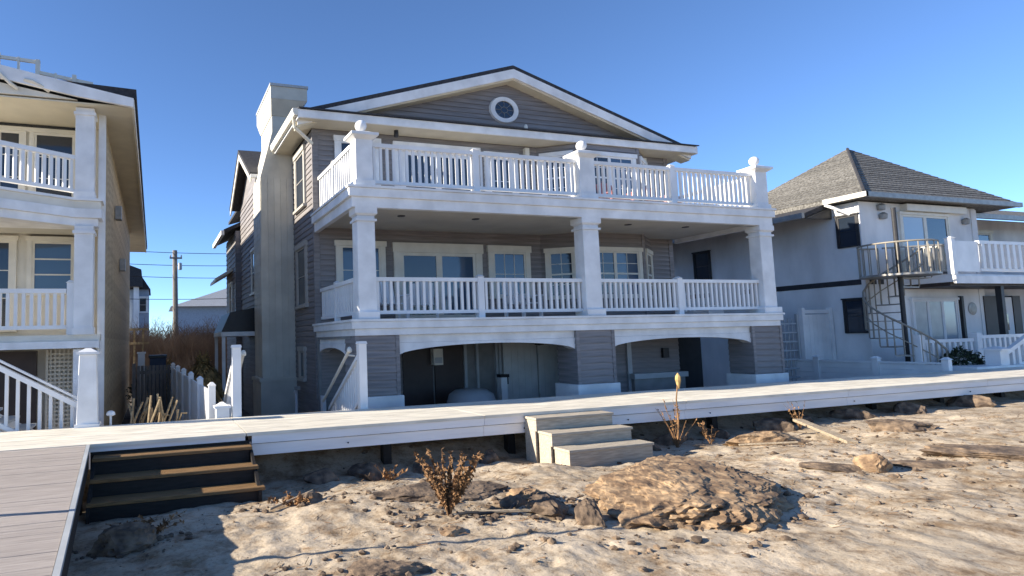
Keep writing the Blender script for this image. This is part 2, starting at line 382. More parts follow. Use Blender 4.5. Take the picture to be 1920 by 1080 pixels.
# two-storey bay
bay_poly = [(10.75, 15.42), (11.72, 14.72), (13.9, 14.72), (14.85, 15.42)]
bay = MB().prism(bay_poly, 'z', 1.7, 6.83).build('bay', SIDING, H)
for a, b_ in zip(bay_poly[:-1], bay_poly[1:]):
    siding(bay, a, b_, 1.72, 4.20, .138, SIDING); siding(bay, a, b_, 4.52, 6.82, .138, SIDING)
for p in bay_poly[1:3]:
    MB().box(p[0]-.05, p[0]+.05, p[1]-.035, p[1]+.05, 1.72, 6.82).build('corner_board', SIDING, H)
# porch floors, bands, ceiling
def band(z0, z1, zf, mid):
    MB().box(3.83, 16.02, 12.08, 15.38, z1-.05, z1).build('porch_floor', WHITE, H)
    MB().box(3.86, 15.99, 12.11, 15.38, mid, z1-.052).build('fascia_board', WHITE, H, bevel=.006)
    MB().box(3.93, 15.93, 12.16, 12.30, z0, mid-.002).build('frieze_board', WHITE, H)
    MB().box(3.93, 4.05, 12.302, 15.38, z0, mid-.002).build('frieze_board', WHITE, H)
    MB().box(15.80, 15.93, 12.302, 15.38, z0, mid-.002).build('frieze_board', WHITE, H)
band(4.07, 4.53, 0, 4.29); band(1.36, 1.70, 0, 1.50)
MB().box(4.05, 15.80, 12.30, 15.38, 4.20, 4.28).build('porch_ceiling', CEIL, H)
for x, y_ in ((5.6, 13.5), (7.6, 13.5), (12.2, 13.4), (14.2, 13.4)):
    MB().lathe(x, y_, [(.09, 4.185), (.10, 4.201)], 16).build('recessed_light', DARKT, H)
# columns
for cx, hw in ((4.25, .205), (9.99, .235), (15.71, .225)):
    c = MB(); cy = 12.38; d = .18
    c.frus(cx, cy, 1.70, 3.90, hw, d, hw*.97, d*.97); col = c.build('column', WHITE, H, bevel=.012)
    t = MB(); t.box(cx-hw-.03, cx+hw+.03, cy-d-.03, cy+d+.03, 3.78, 3.83); t.box(cx-hw-.04, cx+hw+.04, cy-d-.04, cy+d+.04, 3.94, 4.069)
    t.frus(cx, cy, 3.90, 3.94, hw*.97, d*.97, hw+.04, d+.04); t.build('capital', WHITE, col)
    w2 = hw+.09 if cx > 15 else hw+.03
    MB().box(cx-w2, cx+w2, cy-d-.06, cy+d+.05, 1.702, 1.86).build('column_base', WHITE, col, bevel=.01)
    p = MB().box(cx-hw*.95, cx+hw*.95, cy-.17, cy+.17, 4.53, 5.60).build('balcony_pier', WHITE, H, bevel=.01)
    MB().box(cx-hw-.02, cx+hw+.02, cy-.21, cy+.21, 4.532, 4.66).build('pier_base', WHITE, p); t = MB(); t.frus(cx, cy, 5.56, 5.63, hw*.95, .18, hw+.09, .28)
    t.box(cx-hw-.10, cx+hw+.10, cy-.29, cy+.29, 5.63, 5.69); t.frus(cx, cy, 5.69, 5.76, hw+.07, .26, .12, .12); t.build('pier_cap', WHITE, p)
    t = MB(); prof = [(.05, 5.755), (.06, 5.79)]+[(.125*math.sin(a*math.pi/10)+.004, 5.90-.125*math.cos(a*math.pi/10)) for a in range(2, 11)]
    t.lathe(cx, cy, prof, 18); t.build('ball_finial', WHITE, p, smooth=True)
# railings of both porches
for zf, h in ((1.70, .90), (4.53, 1.00)):
    cols = [(4.25, .205), (7.0, .075), (9.99, .235), (12.74, .075), (15.71, .225)]
    for (a, wa), (b_, wb) in zip(cols[:-1], cols[1:]):
        railing(H, (a+wa, 12.38), (b_-wb, 12.38), zf, h)
    for x in (7.0, 12.74):
        p = MB().box(x-.075, x+.075, 12.305, 12.455, zf+.001, zf+h+.03).build('railing_post', WHITE2, H)
        MB().frus(x, 12.38, zf+h+.03, zf+h+.075, .09, .09, .03, .03).build('post_cap', WHITE2, p)
    for x in (4.10, 15.78):
        railing(H, (x, 15.35), (x, 14.06), zf, h); railing(H, (x, 13.94), (x, 12.57), zf, h)
        p = MB().box(x-.06, x+.06, 13.94, 14.06, zf+.001, zf+h+.03).build('railing_post', WHITE2, H)
        MB().frus(x, 14.0, zf+h+.03, zf+h+.07, .075, .075, .03, .03).build('post_cap', WHITE2, p)
# windows and doors of the front
U = (1, 0)
window(H, (5.18, WY), U, 1.10, 2.45, 3.74, 1, (1, 2), .14, pane=GLASSB)
d = window(H, (7.45, WY), U, 2.28, 1.80, 3.60, 2, (1, 1), .20, name='sliding_door', fr=.09, head=.06, sill=False, panes=[GLASS, GLASSB])
window(H, (9.68, WY), U, 1.06, 2.40, 3.66, 1, (3, 2), .16, pane=GLASSB, head=.03)
def on(poly, i, t):
    a, b_ = Vector(poly[i]), Vector(poly[i+1]); return a+(b_-a)*t, (b_-a).normalized()
for zz, ph in ((2.35, 3.66), (5.20, 6.50)):
    c, u = on(bay_poly, 0, .5); window(H, c, u, .66, zz, ph, 1, (2, 4), .12, midrail=True, m=CREAM if zz < 4 else WHITE)
    c, u = on(bay_poly, 1, .5); window(H, c, u, 1.72, zz, ph, 2, (2, 4), .12, midrail=True, m=CREAM if zz < 4 else WHITE, panes=[GLASS, GLASSB])
    c, u = on(bay_poly, 2, .5); window(H, c, u, .66, zz, ph, 1, (2, 4), .12, midrail=True, m=CREAM if zz < 4 else WHITE)
window(H, (5.16, WY), U, 1.0, 5.3, 6.55, 1, (1, 2), .14, m=WHITE)
window(H, (7.52, WY), U, 2.15, 4.6, 6.40, 2, (1, 1), .24, m=WHITE, name='sliding_door', fr=.09, head=.02, sill=False)
window(H, (9.55, WY), U, .78, 5.05, 6.42, 1, (1, 2), .16, m=WHITE)
# side windows
for z0, z1 in ((5.0, 6.50), (2.25, 3.85)):
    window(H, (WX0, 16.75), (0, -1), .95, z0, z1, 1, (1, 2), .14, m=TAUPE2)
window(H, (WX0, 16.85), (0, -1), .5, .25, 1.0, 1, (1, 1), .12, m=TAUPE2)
# side wall beyond the chimney: cross wing with its gable facing left
wing = MB().prism([(19.2, -1.25), (24.0, -1.25), (24.0, 6.5), (21.6, 7.85), (19.2, 6.5)], 'x', 3.2, 4.5).build('wing', SIDING, H)
siding(wing, (3.2, 24.0), (3.2, 19.2), -.2, 6.5, .18, SIDING)
siding(wing, (3.2, 19.2), (3.94, 19.2), -.2, 6.5, .18, SIDING)
wr = MB(); wr.prism([(18.9, 6.42), (21.6, 7.94), (21.6, 8.06), (18.9, 6.54)], 'x', 2.8, 6.5); wr.prism([(24.3, 6.42), (21.6, 7.94), (21.6, 8.06), (24.3, 6.54)], 'x', 2.8, 6.5)
wr.build('wing_roof', SHINGLE_D, H)
t = MB(); t.prism([(18.9, 6.22), (21.6, 7.72), (21.6, 7.93), (18.9, 6.41)], 'x', 2.82, 2.86); t.prism([(24.3, 6.22), (21.6, 7.72), (21.6, 7.93), (24.3, 6.41)], 'x', 2.82, 2.86)
t.build('rake_board', LHTRIM, H)
MB().box(2.82, 3.9, 18.82, 18.92, 6.36, 6.47).build('gutter', WHITE, H)
rear = MB().box(3.0, 4.5, 24.02, 27.2, -1.25, 5.6).build('rear_wing', SIDING, H)
siding(rear, (3.0, 27.2), (3.0, 24.02), -.2, 5.6, .2, SIDING)
MB().prism([(2.55, 5.5), (4.6, 6.5), (4.6, 6.65), (2.55, 5.65)], 'y', 24.05, 27.6).build('rear_roof', SHINGLE_D, H)
MB().box(2.44, 2.56, 24.0, 27.6, 5.42, 5.6).build('gutter', WHITE, H)
MB().prism([(2.3, 3.72), (3.0, 4.15), (3.0, 4.27), (2.3, 3.84)], 'y', 24.9, 27.3).build('rear_awning', LHTRIM, H)
window(H, (3.2, 20.6), (0, -1), .7, 2.9, 4.3, 1, (1, 2), .1, m=CREAM)
window(H, (3.0, 25.4), (0, -1), .8, 2.4, 3.6, 1, (1, 2), .1, m=CREAM)
# dark entry canopy on the side
cn = MB().prism([(1.98, 1.62), (3.18, 1.62), (3.18, 2.40), (2.25, 2.22)], 'y', 19.6, 22.2).build('side_canopy', BLACK, H)
MB().box(1.98, 3.18, 19.56, 22.2, 1.48, 1.615).build('canopy_beam', WHITE, cn)
for yy in (19.62, 22.0): MB().box(2.0, 2.1, yy, yy+.1, -1.25, 1.478).build('canopy_post', WHITE, cn)
# chimney
ch = MB().box(2.95, 3.93, 17.8, 19.15, -.02, 6.1).build('chimney', TAUPE, H)
MB().add([(2.95,17.8,6.1),(3.93,17.8,6.1),(3.93,19.15,6.1),(2.95,19.15,6.1),(3.32,17.8,7.5),(3.93,17.8,7.5),(3.93,19.7,7.5),(3.32,19.7,7.5)],
         [(4,5,6,7),(0,1,5,4),(1,2,6,5),(2,3,7,6),(3,0,4,7)]).build('chimney_shoulder', TAUPE, ch)
MB().box(3.32, 3.93, 17.8, 19.7, 7.5, 8.0).build('chimney_stack', TAUPE, ch)
t = MB(); t.add([(3.30,17.78,8.0),(3.94,17.78,8.0),(3.94,19.75,8.0),(3.30,19.75,8.0),(3.25,17.53,8.42),(4.33,17.53,8.42),(4.33,20.1,8.42),(3.25,20.1,8.42)],[(0,3,2,1),(4,5,6,7),(0,1,5,4),(1,2,6,5),(2,3,7,6),(3,0,4,7)]); t.build('cap_flare', TAUPE, ch); MB().box(3.24, 4.34, 17.52, 20.11, 8.421, 8.80).build('chimney_cap', TAUPE, ch)
MB().box(3.22, 4.37, 17.49, 20.14, 8.802, 8.88).build('chimney_crown', GREYV, ch)
MB().box(2.88, 3.95, 17.72, 19.2, -1.25, .14).build('chimney_base', TAUPE, ch)
MB().box(2.84, 3.95, 17.69, 19.2, .142, .24).build('chimney_base', TAUPE, ch)
for z in [i*.19+.3 for i in range(30)]:
    MB().box(2.942, 2.95, 17.81, 19.14, z, z+.175).build('siding_board', TAUPE, ch)
for k in range(5):
    MB().box(2.97+k*.19, 2.97+k*.19+.18, 17.788, 17.8, .25, 6.09).build('siding_board', TAUPE, ch)
# roof
AX, AZ, EZ, EL, ER = 9.80, 9.02, 7.08, 3.42, 16.18
t = MB()
t.prism([(EL, EZ-.1), (AX, AZ-.1), (AX, AZ+.02), (EL, EZ+.02)], 'y', 14.88, 30.2)
t.prism([(ER, EZ-.1), (AX, AZ-.1), (AX, AZ+.02), (ER, EZ+.02)], 'y', 14.88, 30.2)
roof = t.build('roof', SHINGLE_D, H)
MB().prism([(4.1, EZ+.06), (15.5, EZ+.06), (AX, AZ-.12)], 'y', 15.30, 15.5).build('gable_wall', SIDING, H)
gw = MB().prism([(4.2, EZ+.06), (15.4, EZ+.06), (AX, AZ-.16)], 'y', 15.285, 15.30).build('gable_panel', SIDING, H)
z = EZ+.02; k = 0
while z < AZ-.25:
    hh = .138; f = (AZ-.16-z)/(AZ-.16-EZ); L = 5.7*f
    b = MB(); vs = []
    for x in (AX-L, AX+L): vs += [(x, 15.29, z), (x, 15.255, z), (x, 15.278, z+hh+.004), (x, 15.29, z+hh+.004)]
    b.add(vs, [(0,1,2,3),(7,6,5,4),(0,4,5,1),(1,5,6,2),(2,6,7,3),(3,7,4,0)])
    b.build('siding_board', SIDING, gw); z += hh
for s in (-1, 1):
    ex = EL if s < 0 else ER
    k = (AZ-EZ)/abs(AX-ex)
    MB().prism([(ex, EZ-.36), (AX, AZ-.36), (AX, AZ-.10), (ex, EZ-.10)] if s < 0 else [(AX, AZ-.36), (ex, EZ-.36), (ex, EZ-.10), (AX, AZ-.10)], 'y', 14.86, 14.93).build('rake_board', WHITE, H)
    MB().prism([(ex, EZ-.40), (AX, AZ-.40), (AX, AZ-.345), (ex, EZ-.345)], 'y', 14.932, 15.28).build('rake_soffit', SOFFIT, H)
# pent eave across the front
MB().box(EL, ER, 14.64, 14.70, 6.84, 7.05).build('fascia_board', WHITE, H, bevel=.005)
MB().prism([(14.58, 7.052), (15.27, 7.20), (15.27, 7.25), (14.58, 7.085)], 'x', EL-.02, ER+.06).build('pent_roof', SHINGLE_D, H)
MB().box(EL, ER, 14.702, 15.38, 6.84, 6.87).build('soffit', SOFFIT, H)
MB().box(EL, WX0-.03, 15.38, 19.0, 6.84, 6.87).build('soffit', SOFFIT, H)
MB().box(WX1, ER, 15.38, 30, 6.84, 6.87).build('soffit', SOFFIT, H)
MB().box(EL-.04, EL, 14.64, 18.2, 6.82, 7.05).build('fascia_board', WHITE, H)
MB().box(ER, ER+.04, 14.64, 30.2, 6.82, 7.05).build('fascia_board', WHITE, H)
MB().prism([(EL-.17, 7.05), (EL-.17, 6.95), (EL-.13, 6.88), (EL-.042, 6.88), (EL-.042, 7.05)], 'y', 14.62, 17.75).build('gutter', CREAM, H)
MB().tube([(EL-.1, 14.9, 6.9), (EL-.05, 15.0, 6.7), (3.9, 15.3, 6.4)], .045, 8).build('downspout', CREAM, H)
# round window: a real ring proud of the siding
RCX, RCZ = 9.66, 7.83
t = MB(); n = 40
for k in range(n):
    a0, a1 = 2*math.pi*k/n, 2*math.pi*(k+1)/n
    P = lambda a, r, y: (RCX+r*math.cos(a)*1.22, y, RCZ+r*math.sin(a))
    t.add([P(a0,.26,15.20),P(a1,.26,15.20),P(a1,.38,15.20),P(a0,.38,15.20),P(a0,.26,15.27),P(a1,.26,15.27),P(a1,.40,15.27),P(a0,.40,15.27)],
          [(0,1,2,3),(0,4,5,1),(2,6,7,3)])
rw = t.build('round_window', WHITE, H)
MB().add([(RCX+.265*1.22*math.cos(2*math.pi*k/32), 15.238, RCZ+.265*math.sin(2*math.pi*k/32)) for k in range(32)], [tuple(range(32))]).build('pane', GLASS, rw)
t = MB()
for k in range(8):
    a = math.pi*k/4
    t.tube([(RCX+.09*1.22*math.cos(a), 15.230, RCZ+.09*math.sin(a)), (RCX+.26*1.22*math.cos(a), 15.230, RCZ+.26*math.sin(a))], .008, 4)
t.tube([(RCX+.09*1.22*math.cos(math.pi*k/8), 15.230, RCZ+.09*math.sin(math.pi*k/8)) for k in range(17)], .009, 4)
t.build('muntin', GREYD, rw)
MB().lathe(10.02, 14.72, [(.04, 7.06), (.055, 7.1), (.05, 7.2), (.03, 7.24)], 10).build('eave_lamp', CREAM, H)
MB().box(10.32, 10.46, 15.25, 15.375, 6.48, 6.76).build('wall_lantern', CREAM, H)
MB().box(14.6, 14.72, 15.2, 15.375, 6.5, 6.74).build('wall_lantern', CREAM, H)
MB().lathe(6.15, 15.0, [(.05, 6.66), (.07, 6.7), (.06, 6.84)], 10).build('soffit_lamp', DARKT, H)

# ground storey: piers, arched panels, back wall
for x0, x1 in ((3.97, 4.90), (9.42, 10.47), (14.96, 15.98)):
    p = MB().box(x0, x1, 12.22, 12.95, -1.25, 1.358).build('pier', SIDING, H)
    siding(p, (x0, 12.22), (x1, 12.22), .12, 1.355, .155, SIDING); siding(p, (x0, 12.95), (x0, 12.22), .12, 1.355, .155, SIDING)
    for x in (x0-.026, x1-.06): MB().box(x, x+.085, 12.188, 12.23, .1, 1.355).build('corner_board', SIDING, p)
    MB().box(x0-.08, x1+.08, 12.14, 13.03, -1.25, .095).build('plinth', WHITE, p, bevel=.01)
def arch(x0, x1, ze, zm, y0, y1, ax='y'):
    n = 28; zc = 1.195
    lower = []; top = []
    for i in range(n+1):
        t_ = i/n; x = x0+(x1-x0)*t_; s = 1-(2*t_-1)**2
        z_ = ze+(zm-ze)*math.sqrt(max(0, s))**1.15
        lower.append((x, z_))
    zs = [(1.19, 1.355, 0), (None, 1.185, .012)]
    MB().prism([(x0, 1.192), (x1, 1.192), (x1, 1.357), (x0, 1.357)], ax, y0, y1).build('arch_board', WHITE, H)
    b = MB(); o = .010 if ax == 'y' else .010
    m_ = len(lower)
    for (xa, za), (xb, zb) in zip(lower[:-1], lower[1:]):
        b.prism([(xa, za), (xb, zb), (xb, 1.188), (xa, 1.188)], ax, y0-o, y1)
    b.build('arch_board', WHITE, H)
arch(4.90, 9.42, .92, 1.13, 12.27, 12.50); arch(10.47, 14.96, .92, 1.12, 12.27, 12.50)
arch(12.96, 15.36, .90, 1.10, 3.98, 4.20, 'x')
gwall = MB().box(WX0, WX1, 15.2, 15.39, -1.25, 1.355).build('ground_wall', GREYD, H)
siding(gwall, (4.0, 15.2), (6.2, 15.2), -.3, 1.35, .16, SIDING)
MB().box(6.2, 7.05, 15.14, 15.198, -1.2, 1.12).build('door', BROWND, H)
MB().box(7.12, 7.95, 15.14, 15.198, -1.2, 1.12).build('door', BROWND, H)
MB().box(7.98, 8.06, 15.1, 15.197, -1.2, 1.3).build('door_frame', GREYV, H)
for x in (8.35, 8.95, 9.05): MB().box(x, x+.07, 15.1, 15.197, -1.2, 1.33).build('trim_board', GREYV, H)
dd = MB().box(9.20, 10.28, 15.12, 15.197, -1.2, 1.2).build('shed_door', PALED, H)
d2 = MB().box(10.32, 11.05, 15.12, 15.197, -1.2, 1.2).build('shed_door', PALED, H)
for k in range(5): MB().box(9.24+k*.21, 9.24+k*.21+.185, 15.112, 15.119, -1.1, 1.15).build('door_plank', PALED, dd)
for k in range(4): MB().box(10.34+k*.175, 10.34+k*.175+.155, 15.112, 15.119, -1.1, 1.15).build('door_plank', PALED, d2)
MB().lathe(10.3, 15.0, [(.02, .98), (.13, 1.0), (.10, 1.06), (.03, 1.09)], 12).build('ceiling_lamp', BLACK, H)
mbx = MB().box(7.0, 7.27, 14.95, 15.138, .55, .98).build('meter_box', CREAM, H); MB().box(7.03, 7.24, 14.94, 14.949, .60, .75).build('meter_cover', GREYV, mbx)
rwl = MB().box(10.9, 14.05, 13.8, 14.2, -1.25, 1.355).build('shower_wall', SIDING, H)
siding(rwl, (12.35, 13.8), (14.05, 13.8), .2, 1.35, .15, SIDING)
MB().box(12.22, 12.36, 13.74, 13.798, -1.2, 1.3).build('trim_board', GREYV, H)
MB().box(12.25, 14.1, 13.55, 13.797, .02, .16).build('ledge', GREYV, H)
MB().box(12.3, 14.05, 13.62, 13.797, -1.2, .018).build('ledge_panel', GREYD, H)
MB().box(13.42, 13.62, 13.70, 13.776, .55, .82).build('wall_lamp', BLACK, H)
MB().box(14.1, 15.75, 14.6, 14.7, -1.25, 1.355).build('garage_dark_panel', INSIDE, H)  # solid near-black slab, the opening's shade put into its colour
MB().box(15.75, 15.9, 13.2, 13.35, -1.25, 1.354).build('support_post', GREYV, H)
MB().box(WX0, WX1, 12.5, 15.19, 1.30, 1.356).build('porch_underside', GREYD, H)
MB().box(3.96, 4.05, 15.0, 15.36, -.5, -.1).build('utility_box', WHITE, H)
fa = thing('outdoor_tap', 'white outdoor pipe and tap standing low beside the tan chimney base', 'tap', (3.75, 16.9, -1.25))
MB().tube([(3.72, 16.9, -1.25), (3.72, 16.9, -.1), (3.68, 16.7, .02), (3.62, 16.6, -.12)], .04, 8).build('pipe', WHITE2, fa)
MB().box(3.6, 3.74, 16.5, 16.6, -.04, .06).build('tap_handle', METALG, fa)

# under-porch objects
cv = thing('covered_grill', 'rounded gray fabric cover low under the left porch arch', 'grill cover', (8.1, 14.2, -1.25))
MB().lathe(7.55, 14.0, [(.62, -1.25), (.62, -.35), (.56, -.16), (.40, -.05), (.12, -.01)], 20).build('cover', GREYV, cv, smooth=True)
MB().lathe(7.55, 14.0, [(.63, -.40), (.645, -.38), (.63, -.36)], 20).build('hem', DARKT, cv)
ps = thing('shower_post', 'white post with a black top lamp standing before the shed doors', 'post', (8.75, 14.5, -1.25))
MB().box(8.68, 8.86, 14.42, 14.58, -1.25, .18).build('post', WHITE2, ps)
MB().box(8.66, 8.92, 14.40, 14.6, .182, .26).build('lamp_top', BLACK, ps); MB().box(8.865, 8.90, 14.42, 14.5, .0, .18).build('bracket', BLACK, ps)

# porch chairs: one design, three copies
def make_chair(label, loc, m):
    c = thing('porch_chair', label, 'chair', (0,0,0), 'white slatted chairs on the porches')
    for k in range(5): MB().box(-.28+k*.115, -.28+k*.115+.10, -.28, .28, .38, .41).build('seat_slat', m, c)
    for k in range(5):
        x = -.28+k*.115
        MB().add([(x,.26,.41),(x+.10,.26,.41),(x+.10,.46,.98+.05*(2-abs(k-2))),(x,.46,.98+.05*(2-abs(k-2))),(x,.29,.41),(x+.10,.29,.41),(x+.10,.49,.98+.05*(2-abs(k-2))),(x,.49,.98+.05*(2-abs(k-2)))],
                 [(0,1,2,3),(7,6,5,4),(0,4,5,1),(1,5,6,2),(2,6,7,3),(3,7,4,0)]).build('back_slat', m, c)
    for s in (-1, 1):
        MB().box(s*.36-.05, s*.36+.05, -.32, .34, .58, .61).build('armrest', m, c)
        MB().box(s*.36-.03, s*.36+.03, -.30, -.22, 0, .579).build('leg', m, c); MB().box(s*.36-.03, s*.36+.03, .24, .32, 0, .579).build('leg', m, c)
    return c
chair = make_chair('white slatted chair on the lower porch behind the left railing', (0,0,0), WHITE2)
chair.location = (5.25, 13.6, 1.701)
copy_tree(chair, (6.35, 14.1, 1.701), 'white slatted chair in front of the lower sliding door', R_(-25))
copy_tree(chair, (9.0, 13.7, 1.701), 'white slatted chair on the lower porch left of the middle column', R_(20))
rc = make_chair('faded red slatted chair on the upper balcony before the bay window', (0,0,0), PINK)
rc.location = (12.2, 13.8, 4.531); rc['group'] = 'faded red chairs on the upper balcony'
copy_tree(rc, (14.1, 14.0, 4.531), 'faded red slatted chair on the upper balcony near its sunlit right railing', R_(15))
pb = thing('planter_box', 'small white planter box on the lower porch beside the right column', 'planter', (14.75, 13.3, 1.701))
MB().box(14.5, 15.05, 13.1, 13.5, 1.702, 1.98).build('tub', WHITE2, pb, bevel=.01); MB().box(14.53, 15.02, 13.13, 13.47, 1.981, 1.99).build('soil', SOIL, pb)

# ------------------------------------------------------------------ stair railings at the boardwalk (down to the main house yard)
def stair_gate(x, label, side):
    t = thing('stair_railing', label, 'railing', (x, 11.05, 0), 'white stair railings behind the boardwalk')
    p = MB().box(x-.075, x+.075, 11.0, 11.15, -.3, 1.20).build('post', WHITE2, t)
    MB().frus(x, 11.075, 1.201, 1.25, .09, .09, .075, .075).build('post_cap', WHITE2, p)
    railing(t, (x, 11.15), (x, 13.3), .0, 1.02, .14, .045, .08, zend=-1.2, gap=.12)
    xx = x+side*.16
    MB().tube([(xx, 11.35, 1.08), (xx, 13.35, -.05)], .032, 8).build('grab_rail', CREAM, t)
    MB().lathe(xx, 11.33, [(.01, 1.03), (.05, 1.05), (.055, 1.09), (.03, 1.14), (.005, 1.15)], 10).build('rail_end', CREAM, t, smooth=True)
    MB().tube([(x, 11.5, .97), (xx, 11.5, .99)], .018, 6).build('bracket', CREAM, t)
    return t
stair_gate(1.37, 'white stair railing with one post just right of the vinyl fence', 1)
stair_gate(3.70, 'white stair railing with one post in front of the left house pier', -1)
ys = thing('yard_stair', 'stair descending from the boardwalk to the yard between two white railings', 'stairs', (2.5, 12, -1.2))
for k in range(5): MB().box(1.5, 3.58, 11.02+k*.3, 11.32+k*.3, -.23-k*.2, -.18-k*.2).build('tread', PLANK, ys)

# white vinyl fence receding beside the yard and gray gate at its end
vf = thing('vinyl_fence', 'white vinyl fence running back between the two houses', 'fence', (.9, 14, -1.25))
yy = 11.5; k = 0
while yy < 21:
    zt = .46+.012*(yy-11); fx = 1.0-.046*(yy-11.3)
    p = MB().box(fx-.06, fx+.06, yy, yy+.12, -1.25, zt+.06).build('fence_post', WHITE2, vf); MB().frus(fx, yy+.06, zt+.061, zt+.12, .075, .075, .02, .02).build('post_cap', WHITE2, p)
    for j in range(10):
        fx = 1.0-.046*(yy+.2+j*.168-11.3)
        MB().box(fx-.015, fx+.015, yy+.125+j*.168, yy+.125+j*.168+.155, -1.2, zt-.04+.002*j).build('fence_panel', WHITE2, vf)
    yy += 1.82
np_ = thing('fence_newel', 'low white capped post where the vinyl fence meets the boardwalk', 'post', (1.12, 11.15, 0))
MB().box(1.02, 1.24, 11.04, 11.28, -.4, .16).build('post', WHITE2, np_); MB().box(.99, 1.27, 11.01, 11.31, .161, .20).build('post_cap', WHITE2, np_); MB().frus(1.13, 11.16, .201, .26, .10, .10, .02, .02).build('cap_point', WHITE2, np_)
gt = thing('yard_gate', 'weathered gray picket gate across the passage between the houses', 'gate', (-.05, 21, -1.25))
for k in range(9): MB().box(-.52+k*.115, -.52+k*.115+.095, 21.0, 21.03, -1.2, .62).build('picket', WOODG, gt)
MB().box(-.54, .52, 21.032, 21.07, .35, .45).build('gate_rail', WOODG, gt); MB().box(-.54, .52, 21.032, 21.07, -.8, -.7).build('gate_rail', WOODG, gt)
for x in (-.66, .53): MB().box(x, x+.11, 20.98, 21.09, -1.25, .70).build('gate_post', WOODG, gt)

# ------------------------------------------------------------------ left house
LH = thing('shingle_house', 'tan shingled house with white balconies cut off by the left edge', 'house', (-3.5, 16, -1.25))
LX = -1.0; LW = -5.6
lw = MB().box(LW, LX, 14.6, 28, -1.25, 6.15).build('wall', LHTRIM, LH)
MB().box(LX-.02, LX, 13.7, 14.6, -1.25, 6.1).build('side_wall', TANSH, LH)
siding(lw, (LX, 28), (LX, 13.75), -1.2, 6.1, .165, TANSH, name='shingle_course', thick=.03)
MB().box(LX-.10, LX+.035, 13.62, 13.75, -1.25, 6.1).build('corner_board', WHITE, LH)
z0, z1, zm = 1.24, 1.52, 1.30
MB().box(LW, LX-.02, 13.25, 14.59, z1-.12, z1).build('porch_floor', LHTRIM, LH)
MB().box(LW, LX-.03, 13.20, 13.26, z0+.02, z1-.122).build('fascia_board', WHITE, LH)
MB().box(LX-.09, LX-.03, 13.262, 13.74, z0, z1-.122).build('fascia_board', WHITE, LH)
def ang(o): return [(LX+.02-o, 13.72), (LX+.02-o, 13.18+o), (-1.5, 13.18+o), (-2.75, 12.46+o), (-5.6, 12.0+o), (-5.6, 13.72)]
MB().prism(ang(0), 'z', 4.18, 4.23).build('porch_floor', WHITE, LH)
MB().prism(ang(.04), 'z', 4.02, 4.178).build('fascia_board', LHTRIM, LH)
MB().prism(ang(.02), 'z', 3.84, 4.018).build('fascia_board', WHITE, LH)
MB().prism(ang(.09), 'z', 3.68, 3.838).build('frieze_board', WHITE, LH)
MB().box(LW, LX-.03, 13.4, 14.59, 4.1, 4.225).build('balcony_deck', LHTRIM, LH)
MB().box(LW, LX-.12, 13.3, 14.58, 3.70, 3.76).build('porch_ceiling', CEIL, LH)
for z0, z1 in ((1.521, 3.679), (4.232, 6.09)):
    c = MB().box(-1.50, -1.15, 13.22, 13.56, z0, z1).build('column', WHITE, LH, bevel=.01)
    MB().box(-1.53, -1.12, 13.19, 13.59, z1-.16, z1-.1).build('capital', WHITE, c); MB().box(-1.52, -1.13, 13.20, 13.58, z0+.001, z0+.14).build('column_base', WHITE, c)
railing(LH, (LW, 13.38), (-1.64, 13.38), 1.53, .90, .135, .062)
p = MB().box(-1.63, -1.505, 13.31, 13.44, 1.525, 2.55).build('railing_post', WHITE2, LH); MB().frus(-1.567, 13.375, 2.551, 2.6, .08, .08, .03, .03).build('post_cap', WHITE2, p)
railing(LH, (-2.75, 12.58), (-1.52, 13.30), 4.24, .86, .135, .062); railing(LH, (-5.6, 12.12), (-2.81, 12.56), 4.24, .86, .135, .062)
MB().box(-2.84, -2.72, 12.5, 12.62, 4.232, 5.15).build('railing_post', WHITE2, LH)
window(LH, (-2.06, 14.6), U, .80, 2.45, 3.55, 1, (1, 3), .10, m=LHTRIM, pane=GLASSB, mun=.03)
window(LH, (-2.06, 14.6), U, .80, 3.585, 3.67, 1, (1, 1), .0, m=LHTRIM, sill=False, fr=.01)
window(LH, (-3.25, 14.6), U, .80, 1.7, 3.55, 1, (1, 3), .10, m=LHTRIM)
window(LH, (-2.06, 14.6), U, .80, 4.4, 5.92, 1, (1, 3), .09, m=LHTRIM)
window(LH, (-3.10, 14.6), U, .80, 4.4, 5.92, 1, (2, 3), .09, m=LHTRIM)
b = MB(); b.ob((-2.55, 14.6), U, (0, -1), -1.0, .9, 0, .024, 6.0, 6.14); b.build('transom_pane', GLASS, LH)
# roof: soffit, barge boards, shingles rising to the left, rooftop rail
MB().box(LW, -.44, 13.05, 34, 6.10, 6.13).build('soffit', SOFFIT, LH)
MB().box(-.44, -.39, 13.03, 34, 6.08, 6.27).build('fascia_board', CREAM, LH)
MB().prism([(-.35, 6.275), (-1.5, 6.40), (-5.6, 6.80), (-5.6, 6.96), (-2.0, 6.53), (-1.4, 6.50), (-.35, 6.47)], 'y', 12.98, 34.1).build('roof', SHINGLE_D, LH)
MB().prism([(-.40, 6.07), (-1.5, 6.20), (-5.6, 6.88), (-5.6, 7.18), (-1.5, 6.44), (-.40, 6.25)], 'y', 12.90, 12.97).build('barge_board', WHITE, LH)
MB().prism([(-1.45, 6.16), (-5.6, 6.80), (-5.6, 6.16)], 'y', 13.02, 13.3).build('gable_panel', LHTRIM, LH)
for k in range(3):
    x = -1.95-.55*k
    MB().tube([(x, 13.0, 6.15+.12), (x-.10, 12.92, 6.32), (x-.28, 12.88, 6.40+.09*k), (x-.42, 12.9, 6.42+.1*k)], .035, 6).build('curved_bracket', CREAM, LH)
wr = MB()
